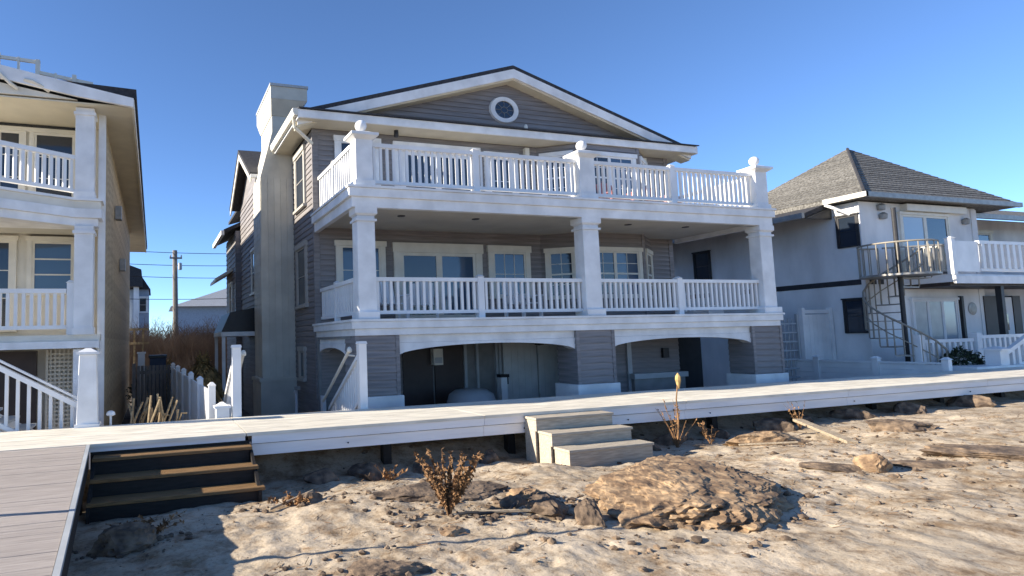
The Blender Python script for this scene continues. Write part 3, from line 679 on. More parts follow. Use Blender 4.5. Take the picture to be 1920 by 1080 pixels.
wr.box(-1.66, -1.58, 13.95, 14.03, 6.6, 7.05); wr.box(-2.36, -2.28, 13.95, 14.03, 6.8, 7.30); wr.box(-3.1, -3.02, 13.95, 14.03, 6.9, 7.38)
wr.add([(-1.25,13.97,6.86),(-1.25,14.01,6.86),(-2.3,14.01,7.0),(-2.3,13.97,7.0),(-1.25,13.97,6.93),(-1.25,14.01,6.93),(-2.3,14.01,7.07),(-2.3,13.97,7.07)], [(0,1,2,3),(7,6,5,4),(0,4,5,1),(1,5,6,2),(2,6,7,3),(3,7,4,0)])
wr.add([(-2.28,13.97,7.22),(-2.28,14.01,7.22),(-4.2,14.01,7.30),(-4.2,13.97,7.30),(-2.28,13.97,7.29),(-2.28,14.01,7.29),(-4.2,14.01,7.37),(-4.2,13.97,7.37)], [(0,1,2,3),(7,6,5,4),(0,4,5,1),(1,5,6,2),(2,6,7,3),(3,7,4,0)])
wr.box(-2.0, -1.96, 13.96, 14.02, 6.6, 7.05); wr.box(-2.7, -2.66, 13.96, 14.02, 6.7, 7.32)
wr.build('rooftop_railing', LHTRIM, LH)
# underside: lattice and shade panel
lat = MB().box(-2.15, -2.1, 14.42, 14.5, -1.2, 1.24).build('lattice_frame', LHTRIM, LH)
t = MB()
for k in range(6): t.box(-2.08+k*.085, -2.08+k*.085+.04, 14.46, 14.475, -1.0, 1.24)
for k in range(26): t.box(-2.1, -1.6, 14.44, 14.458, -1.0+k*.085, -1.0+k*.085+.04)
t.build('lattice', LHTRIM, lat)
MB().box(-5.5, -2.3, 14.3, 14.4, -1.2, 1.22).build('under_wall', BROWND, LH)
MB().box(-1.50, -1.15, 13.3, 13.62, -1.25, 1.238).build('support_pier', WHITE, LH)
for z_, y_ in ((4.6, 17.2), (3.5, 19.5)): MB().box(LX+.03, LX+.18, y_, y_+.3, z_, z_+.35).build('wall_fixture', METALG, LH)
# stair of the left house along the boardwalk
ls = thing('entry_stair', 'white balustered stair climbing left from the boardwalk to the tan house', 'stairs', (-1.6, 11.35, 0))
railing(ls, (-3.6, 11.3), (-1.20, 11.3), .71, 1.04, .16, .05, .09, zend=-1.38, gap=.06)
MB().prism([(-3.6, .45), (-1.2, -.93), (-1.2, -.66), (-3.6, .72)], 'y', 11.27, 11.33).build('stringer', WHITE2, ls)
MB().prism([(-3.6, .45), (-1.2, -.93), (-1.2, -.66), (-3.6, .72)], 'y', 12.5, 12.56).build('stringer', WHITE2, ls)
for k in range(9): MB().box(-1.45-.27*k, -1.18-.27*k, 11.335, 12.495, -.34+.155*k-.22, -.30+.155*k-.22).build('tread', GREYV, ls)
MB().prism([(-3.6, 1.80), (-1.2, .42), (-1.2, .455), (-3.6, 1.835)], 'y', 11.25, 11.35).build('cap_rail', WHITE2, ls)
nw = thing('tall_newel', 'tall tapered white newel post with a cap at the foot of the balustered stair', 'post', (-1.02, 11.05, 0))
MB().frus(-1.02, 11.05, -.2, 1.16, .165, .15, .125, .12).build('shaft', WHITE, nw, bevel=.008)
t = MB(); t.box(-1.19, -.85, 10.89, 11.21, 1.161, 1.20); t.frus(-1.02, 11.05, 1.20, 1.26, .15, .14, .04, .04); t.build('cap', WHITE, nw); MB().box(-1.205, -.835, 10.88, 11.22, .0, .05).build('base_trim', WHITE, nw)
pt = thing('path_light', 'small white path light beside the tall tapered newel post', 'light', (-.68, 11.2, -.2))
MB().tube([(-.68, 11.15, -.4), (-.68, 11.15, .14)], .02, 6).build('stem', WHITE2, pt); MB().lathe(-.68, 11.15, [(.03, .13), (.075, .15), (.06, .2), (.02, .22)], 10).build('lamp_head', WHITE2, pt)

# ------------------------------------------------------------------ right house
RH = thing('stucco_house', 'pale gray stucco house with a hip roof and an outside balcony at the right', 'house', (26, 16, -1.25))
RX = 22.32; RY = 14.0
MB().box(RX, 28.5, RY, 30, -1.25, 5.45).build('wall', STUCCO, RH)
MB().box(RX-.012, RX, RY+.02, 30, 2.66, 2.84).build('belt_board', DARKT, RH)
for x0, x1 in ((22.52, 22.84), (22.95, 23.2)): MB().box(x0, x1, RY-.02, RY, 2.66, 2.84).build('belt_board', DARKT, RH)
MB().box(RX-.03, RX+.16, RY-.03, RY+.10, -1.25, 5.4).build('corner_board', STUCCO, RH)
# hip roof
ex0, ex1, ey0, ey1, ez = 21.95, 30.2, 13.55, 19.6, 5.50
apx = (25.75, 16.35, 8.2)
faces = [((ex0,ey0),(ex1,ey0)), ((ex1,ey0),(ex1,ey1)), ((ex1,ey1),(ex0,ey1)), ((ex0,ey1),(ex0,ey0))]
rf = MB(); rf.add([(ex0,ey0,ez),(ex1,ey0,ez),(ex1,ey1,ez),(ex0,ey1,ez),apx,(ex0,ey0,ez+.14),(ex1,ey0,ez+.14),(ex1,ey1,ez+.14),(ex0,ey1,ez+.14)],
    [(0,3,2,1),(5,6,4),(6,7,4),(7,8,4),(8,5,4),(0,1,6,5),(1,2,7,6),(2,3,8,7),(3,0,5,8)])
roofR = rf.build('roof', SHINGLE_G, RH)
# shingle courses: thin lapped strips on the two visible slopes
A = Vector(apx)
for (pa, pb_) in (faces[0], faces[3]):
    P0 = Vector((*pa, ez+.14)); P1 = Vector((*pb_, ez+.14)); nrm = (P1-P0).cross(A-P0).normalized()
    if nrm.z < 0: nrm = -nrm
    K = 22
    for k in range(K):
        t0, t1 = k/K, min(1, (k+1.15)/K)
        q = [P0.lerp(A, t0), P1.lerp(A, t0), P1.lerp(A, t1), P0.lerp(A, t1)]
        lo = [v+nrm*.002 for v in q]; hi = [q[0]+nrm*.028, q[1]+nrm*.028, q[2]+nrm*.008, q[3]+nrm*.008]
        MB().add(lo+hi, [(0,3,2,1),(4,5,6,7),(0,1,5,4),(1,2,6,5),(2,3,7,6),(3,0,4,7)]).build('shingle_course', SHINGLE_G, roofR)
for pa in ((ex0, ey0),):
    q0 = Vector((*pa, ez+.17)); MB().tube([q0, A+Vector((0, 0, .02))], .05, 6).build('hip_cap', SHINGLE_D, roofR)
t = MB(); t.box(ex0-.10, ex1, ey0-.12, ey0-.005, ez-.02, ez+.14); t.build('gutter', METALG, RH)
MB().box(ex0-.12, ex0-.005, ey0-.12, ey0+1.25, ez-.02, ez+.14).build('gutter', CREAM, RH)
MB().tube([(21.85, 14.75, 5.45), (21.9, 14.5, 5.3), (22.25, 14.25, 5.05)], .05, 8).build('downspout', WHITE, RH)
sh = MB(); sh.prism([(20.9, 5.0), (22.3, 5.45), (22.3, 5.62), (20.9, 5.14)], 'y', 14.85, 30); sh.build('side_shed_roof', SHINGLE_D, RH)  # shade put into its dark shingles; unseen rear run added to shade the wall
MB().prism([(21.0, 4.99), (22.3, 5.0), (22.3, 5.44)], 'y', 14.86, 14.92).build('shed_roof_end', DARKT, RH)
MB().box(20.78, 20.895, 14.8, 30, 4.98, 5.16).build('gutter', METALG, RH)
# side windows
for (yc, w, z0, z1) in ((14.37, .62, 3.95, 5.02), (14.37, .62, 1.05, 2.18), (20.3, .75, 3.4, 4.6), (22.9, 1.4, 4.15, 4.9)):
    window(RH, (RX, yc), (0, -1), w, z0, z1, 1, (1, 2), .05, m=DARKT, sill=False)
# front: sliding door, header, lamps, lower glazed door, entry
window(RH, (25.55, RY), U, 2.45, 2.95, 5.08, 2, (1, 1), .09, m=LHTRIM, name='sliding_door', fr=.08, sill=False, panes=[GLASSL, GLASS])
MB().box(24.4, 27.6, RY-.22, RY-.001, 5.19, 5.42).build('door_header', CREAM, RH)
MB().box(28.2, 28.499, RY-.03, RY-.001, -1.25, 5.4).build('corner_board', STUCCO, RH)
for x, z_ in ((23.3, 5.28), (23.36, 4.98), (27.75, 4.95)):
    MB().lathe(x, RY-.09, [(.03, z_-.12), (.11, z_-.1), (.13, z_+.05), (.04, z_+.12)], 12).build('wall_lamp', METALG, RH)
window(RH, (25.65, RY), U, 2.3, .15, 2.12, 3, (1, 1), .08, m=STUCCO, name='patio_door', fr=.06, sill=False, panes=[CURTAIN, CURTAIN, GLASSL])
MB().box(27.02, 27.14, RY-.10, RY-.001, 0, 2.25).build('downpipe', DARKT, RH)
b = MB(); b.lathe(0, 0, [(.2, 0), (.23, .02), (.1, .04)], 18); me = b.mesh('wall_medallion', METALG); link('wall_medallion', me, RH, (27.75, RY-.001, 1.8), rot=(R_(90), 0, 0))
en = MB().box(28.36, 29.35, RY-.06, RY+.2, 0, 2.25).build('entry_frame', BROWND, RH)
MB().box(29.36, 30.0, RY-.05, RY+.2, .0, 2.2).build('entry_door', STUCCO, RH)
MB().box(30.05, 30.5, RY-.06, RY+.2, 0, 2.25).build('entry_frame', BROWND, RH)
MB().box(29.5, 29.66, RY-.07, RY-.051, 1.0, 1.6).build('door_glass', GLASS, RH)
# recessed right part with its own low roof
MB().box(28.5, 48, 16.0, 30, -1.25, 5.6).build('rear_wall', STUCCO, RH)
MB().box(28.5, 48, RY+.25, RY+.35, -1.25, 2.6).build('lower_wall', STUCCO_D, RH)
MB().prism([(14.6, 5.28), (17.5, 6.35), (17.5, 6.5), (14.6, 5.42)], 'x', 28.6, 48).build('low_roof', SHINGLE_G, RH)
MB().box(28.6, 48, 14.47, 14.6, 5.26, 5.44).build('gutter', METALG, RH)
window(RH, (32.2, 16.0), U, 2.2, 3.6, 5.0, 2, (1, 1), .14, m=LHTRIM, pane=GLASSB)
MB().box(29.9, 30.15, 15.9, 15.999, 4.3, 4.6).build('wall_lamp', BLACK, RH)
# balcony
MB().box(24.15, 44, 12.55, RY-.001, 2.62, 2.86).build('balcony_floor', WHITE, RH)
MB().box(24.1, 44, 12.48, 12.549, 2.56, 2.80).build('fascia_board', WHITE, RH)
MB().box(24.2, 44, 12.7, RY-.001, 2.5, 2.618).build('balcony_joists', BROWND, RH)
p = MB().box(24.12, 24.30, 12.52, 12.70, 2.861, 4.02).build('railing_post', WHITE2, RH); MB().frus(24.21, 12.61, 4.021, 4.08, .12, .12, .04, .04).build('post_cap', WHITE2, p)
MB().box(24.31, 25.6, 12.59, 12.64, 2.95, 3.95).build('privacy_panel', WHITE2, RH)
railing(RH, (25.6, 12.61), (44, 12.61), 2.861, 1.12, .33, .15, .11)
railing(RH, (24.2, 13.95), (24.2, 12.72), 2.861, 1.0, .17, .07, .07, m=CREAM)
railing(RH, (22.9, 13.75), (24.15, 12.75), 2.861, 1.0, .17, .045, .05, m=METALG)
for x in (26.8, 30.2, 34): MB().box(x, x+.16, 12.7, 12.86, -1.25, 2.49).build('balcony_post', BROWND if x > 27 else DARKT, RH)
# spiral stair
ss = thing('spiral_staircase', 'metal spiral staircase winding up to the balcony of the stucco house', 'staircase', (22.75, 13.0, -1.25))
scx, scy, sr = 22.25, 12.95, .95
MB().tube([(scx, scy, -1.25), (scx, scy, 5.0)], .065, 10).build('center_pole', DARKT, ss)
NT = 15; hr = []
MB().lathe(scx, scy, [(.07, 2.80), (1.0, 2.80), (1.0, 2.86), (.07, 2.86)], 20).build('landing', METALG, ss)
land = [(scx+.98*math.cos(R_(a)), scy+.98*math.sin(R_(a)), 3.82) for a in range(60, 300, 15)]
MB().tube(land, .028, 8).build('landing_rail', SPIRAL, ss, smooth=True)
for k, q in enumerate(land):
    MB().tube([(q[0], q[1], 2.862), q], .017, 6).build('baluster', SPIRAL, ss)
for k in range(NT):
    a0 = R_(-20-k*24); a1 = a0-R_(26); z_ = -.95+k*.265
    q = [(scx+.06*math.cos(a0), scy+.06*math.sin(a0)), (scx+sr*math.cos(a0), scy+sr*math.sin(a0)), (scx+sr*math.cos(a1), scy+sr*math.sin(a1)), (scx+.06*math.cos(a1), scy+.06*math.sin(a1))]
    MB().prism(q, 'z', z_-.035, z_).build('tread', METALG, ss)
    am = (a0+a1)/2; x, y_ = scx+sr*math.cos(am), scy+sr*math.sin(am)
    MB().tube([(x, y_, z_), (x, y_, z_+.95)], .026, 6).build('baluster', SPIRAL, ss); hr.append((x, y_, z_+.95))
    x2, y2 = scx+sr*math.cos(a1), scy+sr*math.sin(a1); MB().tube([(x2, y2, z_), (x2, y2, z_+1.06)], .02, 6).build('baluster', SPIRAL, ss)
MB().tube(hr, .030, 8).build('handrail', SPIRAL, ss, smooth=True); MB().tube([(x, y_, z_-.5) for x, y_, z_ in hr], .018, 6).build('mid_rail', SPIRAL, ss, smooth=True)

# fences, gate, railing and newel in front of the right house
wf = thing('low_white_fence', 'low white board fence along the right side of the gray house yard', 'fence', (20.7, 13, -1.25))
yy = 11.05
for k in range(3):
    p = MB().box(20.62, 20.78, yy, yy+.16, -1.25, .30).build('fence_post', WHITE2, wf); MB().frus(20.7, yy+.08, .301, .37, .11, .11, .03, .03).build('post_cap', WHITE2, wf)
    for j in range(8): MB().box(20.675, 20.725, yy+.165, yy+1.75, -1.2+j*.17, -1.2+j*.17+.163).build('fence_board', WHITE2, wf)
    MB().box(20.65, 20.75, yy+.165, yy+1.75, .165, .22).build('top_rail', WHITE2, wf)
    yy += 1.76
wg = thing('tall_white_gate', 'tall white panel gate between the two houses on the right', 'gate', (21.5, 15.2, -1.25))
MB().box(20.82, 20.95, 15.1, 15.23, -1.25, 1.95).build('gate_post', WHITE2, wg); MB().box(22.15, 22.28, 15.1, 15.23, -1.25, 1.95).build('gate_post', WHITE2, wg)
for j in range(6): MB().box(20.97+j*.195, 20.97+j*.195+.188, 15.14, 15.18, -1.2, 1.72).build('gate_board', WHITE2, wg)
MB().box(20.955, 22.145, 15.12, 15.20, 1.76, 1.88).build('top_rail', WHITE2, wg)
lf = thing('wire_fence', 'gray mesh fence panel left of the tall white gate', 'fence', (20.3, 15.3, -1.25))
for x in (19.4, 20.68): MB().box(x, x+.08, 15.2, 15.28, -1.25, 1.75).build('fence_post', GREYV, lf)
for k in range(9): MB().box(19.49, 20.67, 15.23, 15.25, -1.0+k*.3, -1.0+k*.3+.05).build('fence_bar', GREYV, lf)
for k in range(6): MB().box(19.6+k*.18, 19.6+k*.18+.03, 15.252, 15.27, -1.1, 1.6).build('fence_bar', GREYV, lf)
pr = thing('patio_railing', 'white balustered patio railing in front of the stucco house ground floor', 'railing', (26, 12.3, -1.25))
railing(pr, (21.85, 12.3), (24.2, 12.3), -.1, .92, .26, .11, .10); railing(pr, (24.6, 12.3), (40, 12.3), -.05, .95, .26, .11, .10)
for x in (21.7, 24.4): MB().box(x-.12, x+.12, 12.2, 12.42, -1.25, .98).build('post', WHITE2, pr)
bs = thing('boardwalk_stair', 'sunlit white stair railing rising right from the boardwalk at the right edge', 'railing', (23.2, 11.25, 0))
b = MB(); b.box(22.95, 23.33, 11.05, 11.4, -.3, .48); p = b.build('newel', WHITE2, bs); t = MB(); t.box(22.87, 23.41, 10.97, 11.48, .481, .53); t.frus(23.14, 11.225, .53, .60, .24, .22, .05, .05); t.build('newel_cap', WHITE2, p)
railing(bs, (23.35, 11.2), (26.5, 11.2), -.35, .75, .30, .12, .12, zend=1.25, gap=.02)
MB().box(21.7, 30, 10.98, 12.1, -.30, .06).build('landing', WHITE, bs)

# ------------------------------------------------------------------ vegetation
def branchy(o_name, label, cat, base, n, h, spread, r, m, leaf=None, leafm=None, nleaf=0, seed=1, group=None, droop=0, lsz=.05):
    rnd = random.Random(seed); t = thing(o_name, label, cat, base, group); b = MB(); lf_ = MB(); bx_, by_, bz_ = base
    for i in range(n):
        a = rnd.uniform(0, 6.283); s = spread*rnd.uniform(.3, 1); hh = h*rnd.uniform(.55, 1); pts = []
        for k in range(6):
            q = k/5; pts.append((bx_+math.cos(a)*s*q**1.2+rnd.uniform(-.02, .02)*h, by_+math.sin(a)*s*q**1.2+rnd.uniform(-.02, .02)*h, bz_-.03+hh*(q-droop*q*q)))
        b.tube(pts, r*rnd.uniform(.7, 1.2), 5, r*.35)
        for _ in range(nleaf):
            k = rnd.uniform(.25, 1)*5; i0 = min(4, int(k)); P_ = Vector(pts[i0]).lerp(Vector(pts[i0+1]), k-i0)
            d = Vector((rnd.gauss(0, 1), rnd.gauss(0, 1), rnd.gauss(0, 1))).normalized(); e = d.cross(Vector((rnd.gauss(0, 1), rnd.gauss(0, 1), .3))).normalized(); L_ = lsz*rnd.uniform(.6, 1.5)
            P_ += d*L_*.4
            lf_.add([P_-d*L_, P_+e*L_*.45, P_+d*L_, P_-e*L_*.45], [(0,1,2,3)])
    b.build('stems', m, t)
    if lf_.v: lf_.build('leaves', leafm or m, t)
    return t
branchy('dead_beach_shrub', 'brown dead shrub with curled leaves on the sand in the left foreground', 'plant', (3.0, 6.15, sandh(3.0, 6.15)), 26, .72, .42, .009, DRYP, True, DRYP, 60, 3, lsz=.028)
dp = branchy('tall_dry_stalk', 'tall dry stalk with a pale seed head in front of the boardwalk', 'plant', (8.75, 8.75, sandh(8.75, 8.75)), 15, .85, .38, .007, DRYP, True, DRYP, 9, 8, lsz=.024)
b = MB(); zb = sandh(8.75, 8.75); b.tube([(8.75, 8.75, zb), (8.79, 8.74, zb+.45), (8.77, 8.73, zb+.85), (8.83, 8.72, zb+1.22)], .016, 6, .009); b.build('main_stalk', DRYP, dp)
MB().lathe(8.83, 8.72, [(.010, zb+1.02), (.030, zb+1.10), (.048, zb+1.19), (.042, zb+1.25), (.02, zb+1.29), (.004, zb+1.31)], 8).build('seed_head', DRYG, dp)
branchy('dry_weed', 'small rusty weed by the boardwalk right of the tall stalk', 'plant', (9.45, 8.7, sandh(9.45, 8.7)), 8, .42, .2, .006, DRYP, True, DRYP, 14, 12, lsz=.028)
branchy('dry_weed', 'thin dry weed leaning over the boardwalk edge farther right', 'plant', (11.75, 8.75, sandh(11.75, 8.75)), 9, .62, .25, .005, DRYP, True, DRYP, 6, 14, lsz=.025)
branchy('dry_weed', 'dark tangle of twigs in the shade beside the dark wooden stair', 'plant', (1.55, 7.35, sandh(1.55, 7.35)), 14, .16, .3, .006, DRYP, True, DRYP, 12, 15, lsz=.03)
branchy('dry_weed', 'dark twigs under the boardwalk left of the tan steps', 'plant', (3.3, 8.7, sandh(3.3, 8.7)), 10, .28, .3, .006, DRYP, True, DRYP, 10, 17, lsz=.03)
# pruned shrub with stubby pale branches between the houses
t = thing('pruned_shrub', 'hard pruned shrub of stubby pale branches behind the boardwalk', 'shrub', (-.1, 12.6, -1.25)); b = MB()
rnd = random.Random(5)
for i in range(9):
    x = -.45+i*.1; a = rnd.uniform(-.25, .3); h = rnd.uniform(.15, .52)
    p0 = (x, 12.6+rnd.uniform(-.2, .2), -1.25); p1 = (x+a*.3, p0[1], -.35); p2 = (x+a*.9, p0[1], h-.15)
    b.tube([p0, p1, p2], .035, 6, .024)
    b.tube([p1, (x+a*.3+.12, p0[1]-.05, -.02), (x+a*.3+.22, p0[1]-.05, h-.22)], .024, 6, .02)
b.build('branches', TWIG, t)
rnd = random.Random(9)
def grass_clump(label, c, n, h, r, m, seed, nm='ornamental_grass', cat='grass clump'):
    rnd = random.Random(seed); t = thing(nm, label, cat, c); b = MB()
    for i in range(n):
        a = rnd.uniform(0, 6.283); s = r*rnd.uniform(.2, 1); w = .012
        hh = h*rnd.uniform(.6, 1); pts = []
        for k in range(5):
            q = k/4; pts.append(Vector((c[0]+math.cos(a)*s*q**1.5, c[1]+math.sin(a)*s*q**1.5, c[2]+hh*(q*1.5-.62*q*q*(1+s/r)))))
        e = Vector((-math.sin(a), math.cos(a), 0))*w*2
        for p, q in zip(pts[:-1], pts[1:]): b.add([p-e, p+e, q+e*.8, q-e*.8], [(0,1,2,3)])
    b.build('blades', m, t); return t
grass_clump('wide tan mound of dry ornamental grass behind the vinyl fence', (1.45, 20.2, -1.2), 1900, 3.0, 1.0, DRYG, 2)
grass_clump('smaller tan grass clump near the gray picket gate', (.45, 23.6, -1.2), 700, 2.7, .7, DRYG, 6)
# bare scrub beyond the yards: a mass no one could count
b = MB(); rnd = random.Random(21)
for i in range(1300):
    x = rnd.uniform(-3.0, 7); y_ = rnd.uniform(34.8, 41); H_ = rnd.uniform(1.8, 3.6)+.9*noise.noise(Vector((x*.7, y_*.4, 2))); H_ = min(H_, 4.6)
    for k in range(16):
        p = Vector((x+rnd.gauss(0, .12), y_, -1.25+rnd.uniform(0, .45)*H_)); a = rnd.gauss(0, .75); L_ = (H_+1.25-(p.z+1.25))*rnd.uniform(.25, .8); w = rnd.uniform(.012, .032)
        q = p+Vector((math.sin(a)*L_*.8, rnd.uniform(-.3, .3), math.cos(a)*L_*.6)); r_ = q+Vector((math.sin(a+rnd.gauss(0, .5))*L_*.4, 0, math.cos(a)*L_*.4))
        if r_.z > 3.3: continue
        b.add([p-Vector((w,0,0)), p+Vector((w,0,0)), q+Vector((w*.6,0,0)), q-Vector((w*.6,0,0))], [(0,1,2,3)]); b.add([q-Vector((w*.6,0,0)), q+Vector((w*.6,0,0)), r_+Vector((w*.2,0,0)), r_-Vector((w*.2,0,0))], [(0,1,2,3)])
        for t_ in (.3, .6, .9):
            c = q.lerp(r_, t_); a2 = a+rnd.choice((-1, 1))*rnd.uniform(.5, 1.1); d = Vector((math.sin(a2)*.28, 0, math.cos(a2)*.28)); b.add([c-Vector((.007,0,0)), c+Vector((.007,0,0)), c+d], [(0,1,2)])
stuff(b.build('bare_scrub', SCRUB), 'brown leafless scrub filling the gap between the houses', 'scrub')
def shrub(nm, label, c, rx_, ry_, rz_, n, m, seed, lsz=.05, group=None):
    rnd = random.Random(seed); t = thing(nm, label, 'shrub', c, group); b = MB()
    for i in range(n):
        d = Vector((rnd.gauss(0, 1), rnd.gauss(0, 1), rnd.gauss(0, 1))).normalized()*rnd.uniform(.5, 1)**.6
        k = 1+.35*noise.noise(d*2.2+Vector((seed, 0, 0)))
        P_ = Vector((c[0]+d.x*rx_*k, c[1]+d.y*ry_*k, c[2]+rz_+d.z*rz_*k))
        e = Vector((rnd.gauss(0, 1), rnd.gauss(0, 1), rnd.gauss(0, 1))).normalized(); f = e.cross(Vector((rnd.gauss(0, 1), rnd.gauss(0, 1), 1))).normalized(); L_ = lsz*rnd.uniform(.6, 1.5)
        b.add([P_-e*L_, P_+f*L_*.4, P_+e*L_, P_-f*L_*.4], [(0,1,2,3)])
    b.build('foliage', m, t)
    s = MB()
    for i in range(7):
        a = i*.9; s.tube([(c[0], c[1], c[2]-.05), (c[0]+rx_*.5*math.cos(a), c[1]+ry_*.5*math.sin(a), c[2]+rz_*1.2)], .02, 5, .008)
    s.build('stems', POLEW, t); return t
shrub('evergreen_shrub', 'low dark evergreen shrub before the white patio railing', (22.9, 11.9, -.7), .95, .35, .62, 2200, EVERG, 4, .06)
shrub('evergreen_shrub', 'dark green bush beside the tan shingled wall behind the gray gate', (-.35, 24.0, -1.2), .5, .6, .75, 1200, EVERG, 11, .06)

# ------------------------------------------------------------------ rocks and beach debris
def rock(nm, label, c, r, m, seed, sub=4, flat=.0, rough=.28, rz=0, group=None, cat='rock', fr=1.4, npl=13, dlo=.50):
    rnd = random.Random(seed*7+1); bm = bmesh.new(); bmesh.ops.create_icosphere(bm, subdivisions=sub, radius=1)
    planes = []
    for i in range(npl):
        n = Vector((rnd.gauss(0, 1), rnd.gauss(0, 1), rnd.gauss(0, .8))).normalized(); planes.append((n, rnd.uniform(dlo, .88)))
    S_ = Vector((seed*3.1, seed, 0))
    for v in bm.verts:
        p = v.co*(1+.8*rough*noise.fractal(v.co*fr+S_, 1.0, 2.0, 3))
        for n, d in planes:
            e = p.dot(n)-d
            if e > 0: p -= n*e*.88
        q = noise.fractal(p*5.1+S_, .62, 2.2, 8); rdg = 1-abs(noise.noise(p*2.7+S_))*2
        p *= 1+.11*q*(.6+rough)+(-.09*min(1, rough*2.4)*max(0, rdg-.72)/.28)
        if p.z > 0 and flat: p.z *= 1-flat*sm(p.z)
        v.co = Vector((p.x*r[0]*1.22, p.y*r[1]*1.22, p.z*r[2]*1.22))
    bmesh.ops.rotate(bm, verts=bm.verts, cent=(0,0,0), matrix=Matrix.Rotation(rz, 3, 'Z'))
    me = bpy.data.meshes.new(nm); bm.to_mesh(me); bm.free(); me.materials.append(m)
    o = link(nm, me, None, c); tag(o, label, cat, group); return o
def sz(x, y, d=0): return (x, y, sandh(x, y)+d)
rock('flat_boulder', 'broad flat tan boulder, largest rock, in front of the wooden steps', sz(5.95, 5.95, -.05), (1.42, .86, .40), ROCK, 3, 6, .15, .16, R_(42), fr=1.3, npl=8, dlo=.66)
rock('beach_rock', 'low crumbling brown rock behind the dead shrub', sz(3.25, 7.0, -.03), (.85, .42, .16), ROCKD, 5, 4, .2, .35, R_(-8))
rock('beach_rock', 'small upright rock casting a long shadow below the tan steps', sz(4.2, 5.35, .0), (.12, .17, .20), ROCKD, 8, 4, 0, .25)
rock('beach_rock', 'jagged dark rock between the dead shrub and the upright rock', sz(4.02, 5.85, .0), (.20, .30, .15), ROCKD, 9, 4, 0, .4, R_(30))
rock('beach_rock', 'jagged tan rock just below the tan steps', sz(4.1, 6.35, .0), (.24, .22, .13), ROCK, 10, 4, 0, .4)
rock('beach_rock', 'small brown stone beside the black hose', sz(3.8, 6.15, .0), (.16, .12, .09), ROCKD, 22, 3, 0, .4)
rock('beach_rock', 'long low tan rock against the boardwalk shade right of the tall stalk', sz(10.15, 8.1, .03), (.70, .34, .23), ROCK, 12, 4, .2, .35, R_(-25))
rock('beach_rock', 'brown knob of rock with a dark shadow at the right of the boulder', sz(9.0, 5.75, .03), (.19, .20, .20), ROCK, 14, 4, 0, .3)
rock('beach_rock', 'flat tan ledge of rock behind the brown knob', sz(8.7, 6.0, -.02), (.55, .25, .08), ROCKD, 15, 4, .2, .35, R_(-35))
rock('beach_rock', 'dark low rock in the middle distance at the right', sz(12.3, 7.35, .02), (.50, .30, .22), ROCKD, 17, 4, .2, .4, R_(-20))
rock('beach_rock', 'brown slab of rock near the right edge of the sand', sz(11.0, 5.35, .0), (.75, .35, .13), ROCKD, 18, 4, .3, .35, R_(-40))
rock('beach_rock', 'brown slab right of the brown knob with a smooth top', sz(9.9, 5.5, -.02), (.5, .2, .09), ROCKD, 27, 4, .3, .3, R_(-40))
rock('beach_rock', 'half buried reddish rock at the bottom edge of the sand', sz(1.75, 4.85, -.04), (.34, .22, .12), ROCKD, 19, 4, .2, .4)
rock('beach_rock', 'half buried brown rock at the bottom left of the sunlit sand', sz(1.15, 4.75, -.05), (.28, .2, .12), ROCKD, 20, 4, .2, .35)
rock('beach_rock', 'dark rock in the shade beside the ramp', sz(-.25, 6.6, .0), (.30, .28, .17), ROCKD, 23, 4, 0, .4)
rock('beach_rock', 'small dark rock in the shade right of the dark wooden stair', sz(1.75, 7.3, .0), (.14, .12, .12), ROCKD, 24, 3, 0, .4)
rock('beach_rock', 'pale small rock at the lower right of the dead shrub', sz(2.75, 5.65, -.02), (.2, .12, .07), ROCK, 25, 3, 0, .4)
for i, (x, y_, r0, lb) in enumerate((
    (2.35, 8.95, .20, 'dark rock in the boardwalk shade nearest the dark wooden stair'),
    (3.05, 9.15, .26, 'broad dark rock under the boardwalk behind the dark twigs'),
    (4.0, 9.0, .15, 'small dark rock in the boardwalk shade behind the dead shrub'),
    (5.2, 9.1, .20, 'dark rock under the boardwalk just left of the tan steps'),
    (8.25, 8.95, .19, 'dark rock in the boardwalk shade just right of the tan steps'),
    (9.0, 9.2, .24, 'squat dark rock under the boardwalk left of the tall stalk'),
    (10.1, 9.15, .20, 'dark rock under the boardwalk between the tall stalk and the rusty weed'),
    (11.4, 9.0, .28, 'widest dark rock under the boardwalk behind the driftwood board'),
    (12.4, 9.15, .20, 'dark rock under the boardwalk just left of the thin leaning weed'),
    (13.7, 9.05, .25, 'dark rock under the boardwalk just right of the thin leaning weed'),
    (15.4, 9.1, .28, 'dark rock under the boardwalk second from the right edge'),
    (17.4, 9.05, .30, 'dark rock under the boardwalk nearest the right edge'))):
    rock('shaded_rock', lb, sz(x, y_, 0), (r0*1.5, r0, r0*.75), ROCKD, 100+i, 3, 0, .35, i*1.3, 'dark rocks under the boardwalk')
branchy('dry_weed', 'dark heap of dead twigs in the shade beside the ramp', 'plant', (-.05, 6.9, sandh(-.05, 6.9)), 26, .18, .45, .007, DRYP, True, DRYP, 10, 51, lsz=.03)
def board(nm, label, p0, p1, w, th, m, cat='driftwood'):
    p0, p1 = Vector(p0), Vector(p1); d = (p1-p0).normalized(); s = d.cross(Vector((0,0,1))).normalized()*w/2; u = Vector((0,0,th))
    o = MB().add([p0-s,p0+s,p1+s,p1-s,p0-s+u,p0+s+u,p1+s+u,p1-s+u], [(0,3,2,1),(4,5,6,7),(0,1,5,4),(1,2,6,5),(2,3,7,6),(3,0,4,7)]).build(nm, m, bevel=.006); tag(o, label, cat); return o
board('driftwood_board', 'weathered board lying on the sand beside the long low rock', (11.7, 8.75, sandh(11.7, 8.75)+.16), (10.75, 7.15, sandh(10.75, 7.15)+.0), .17, .05, DRIFT)
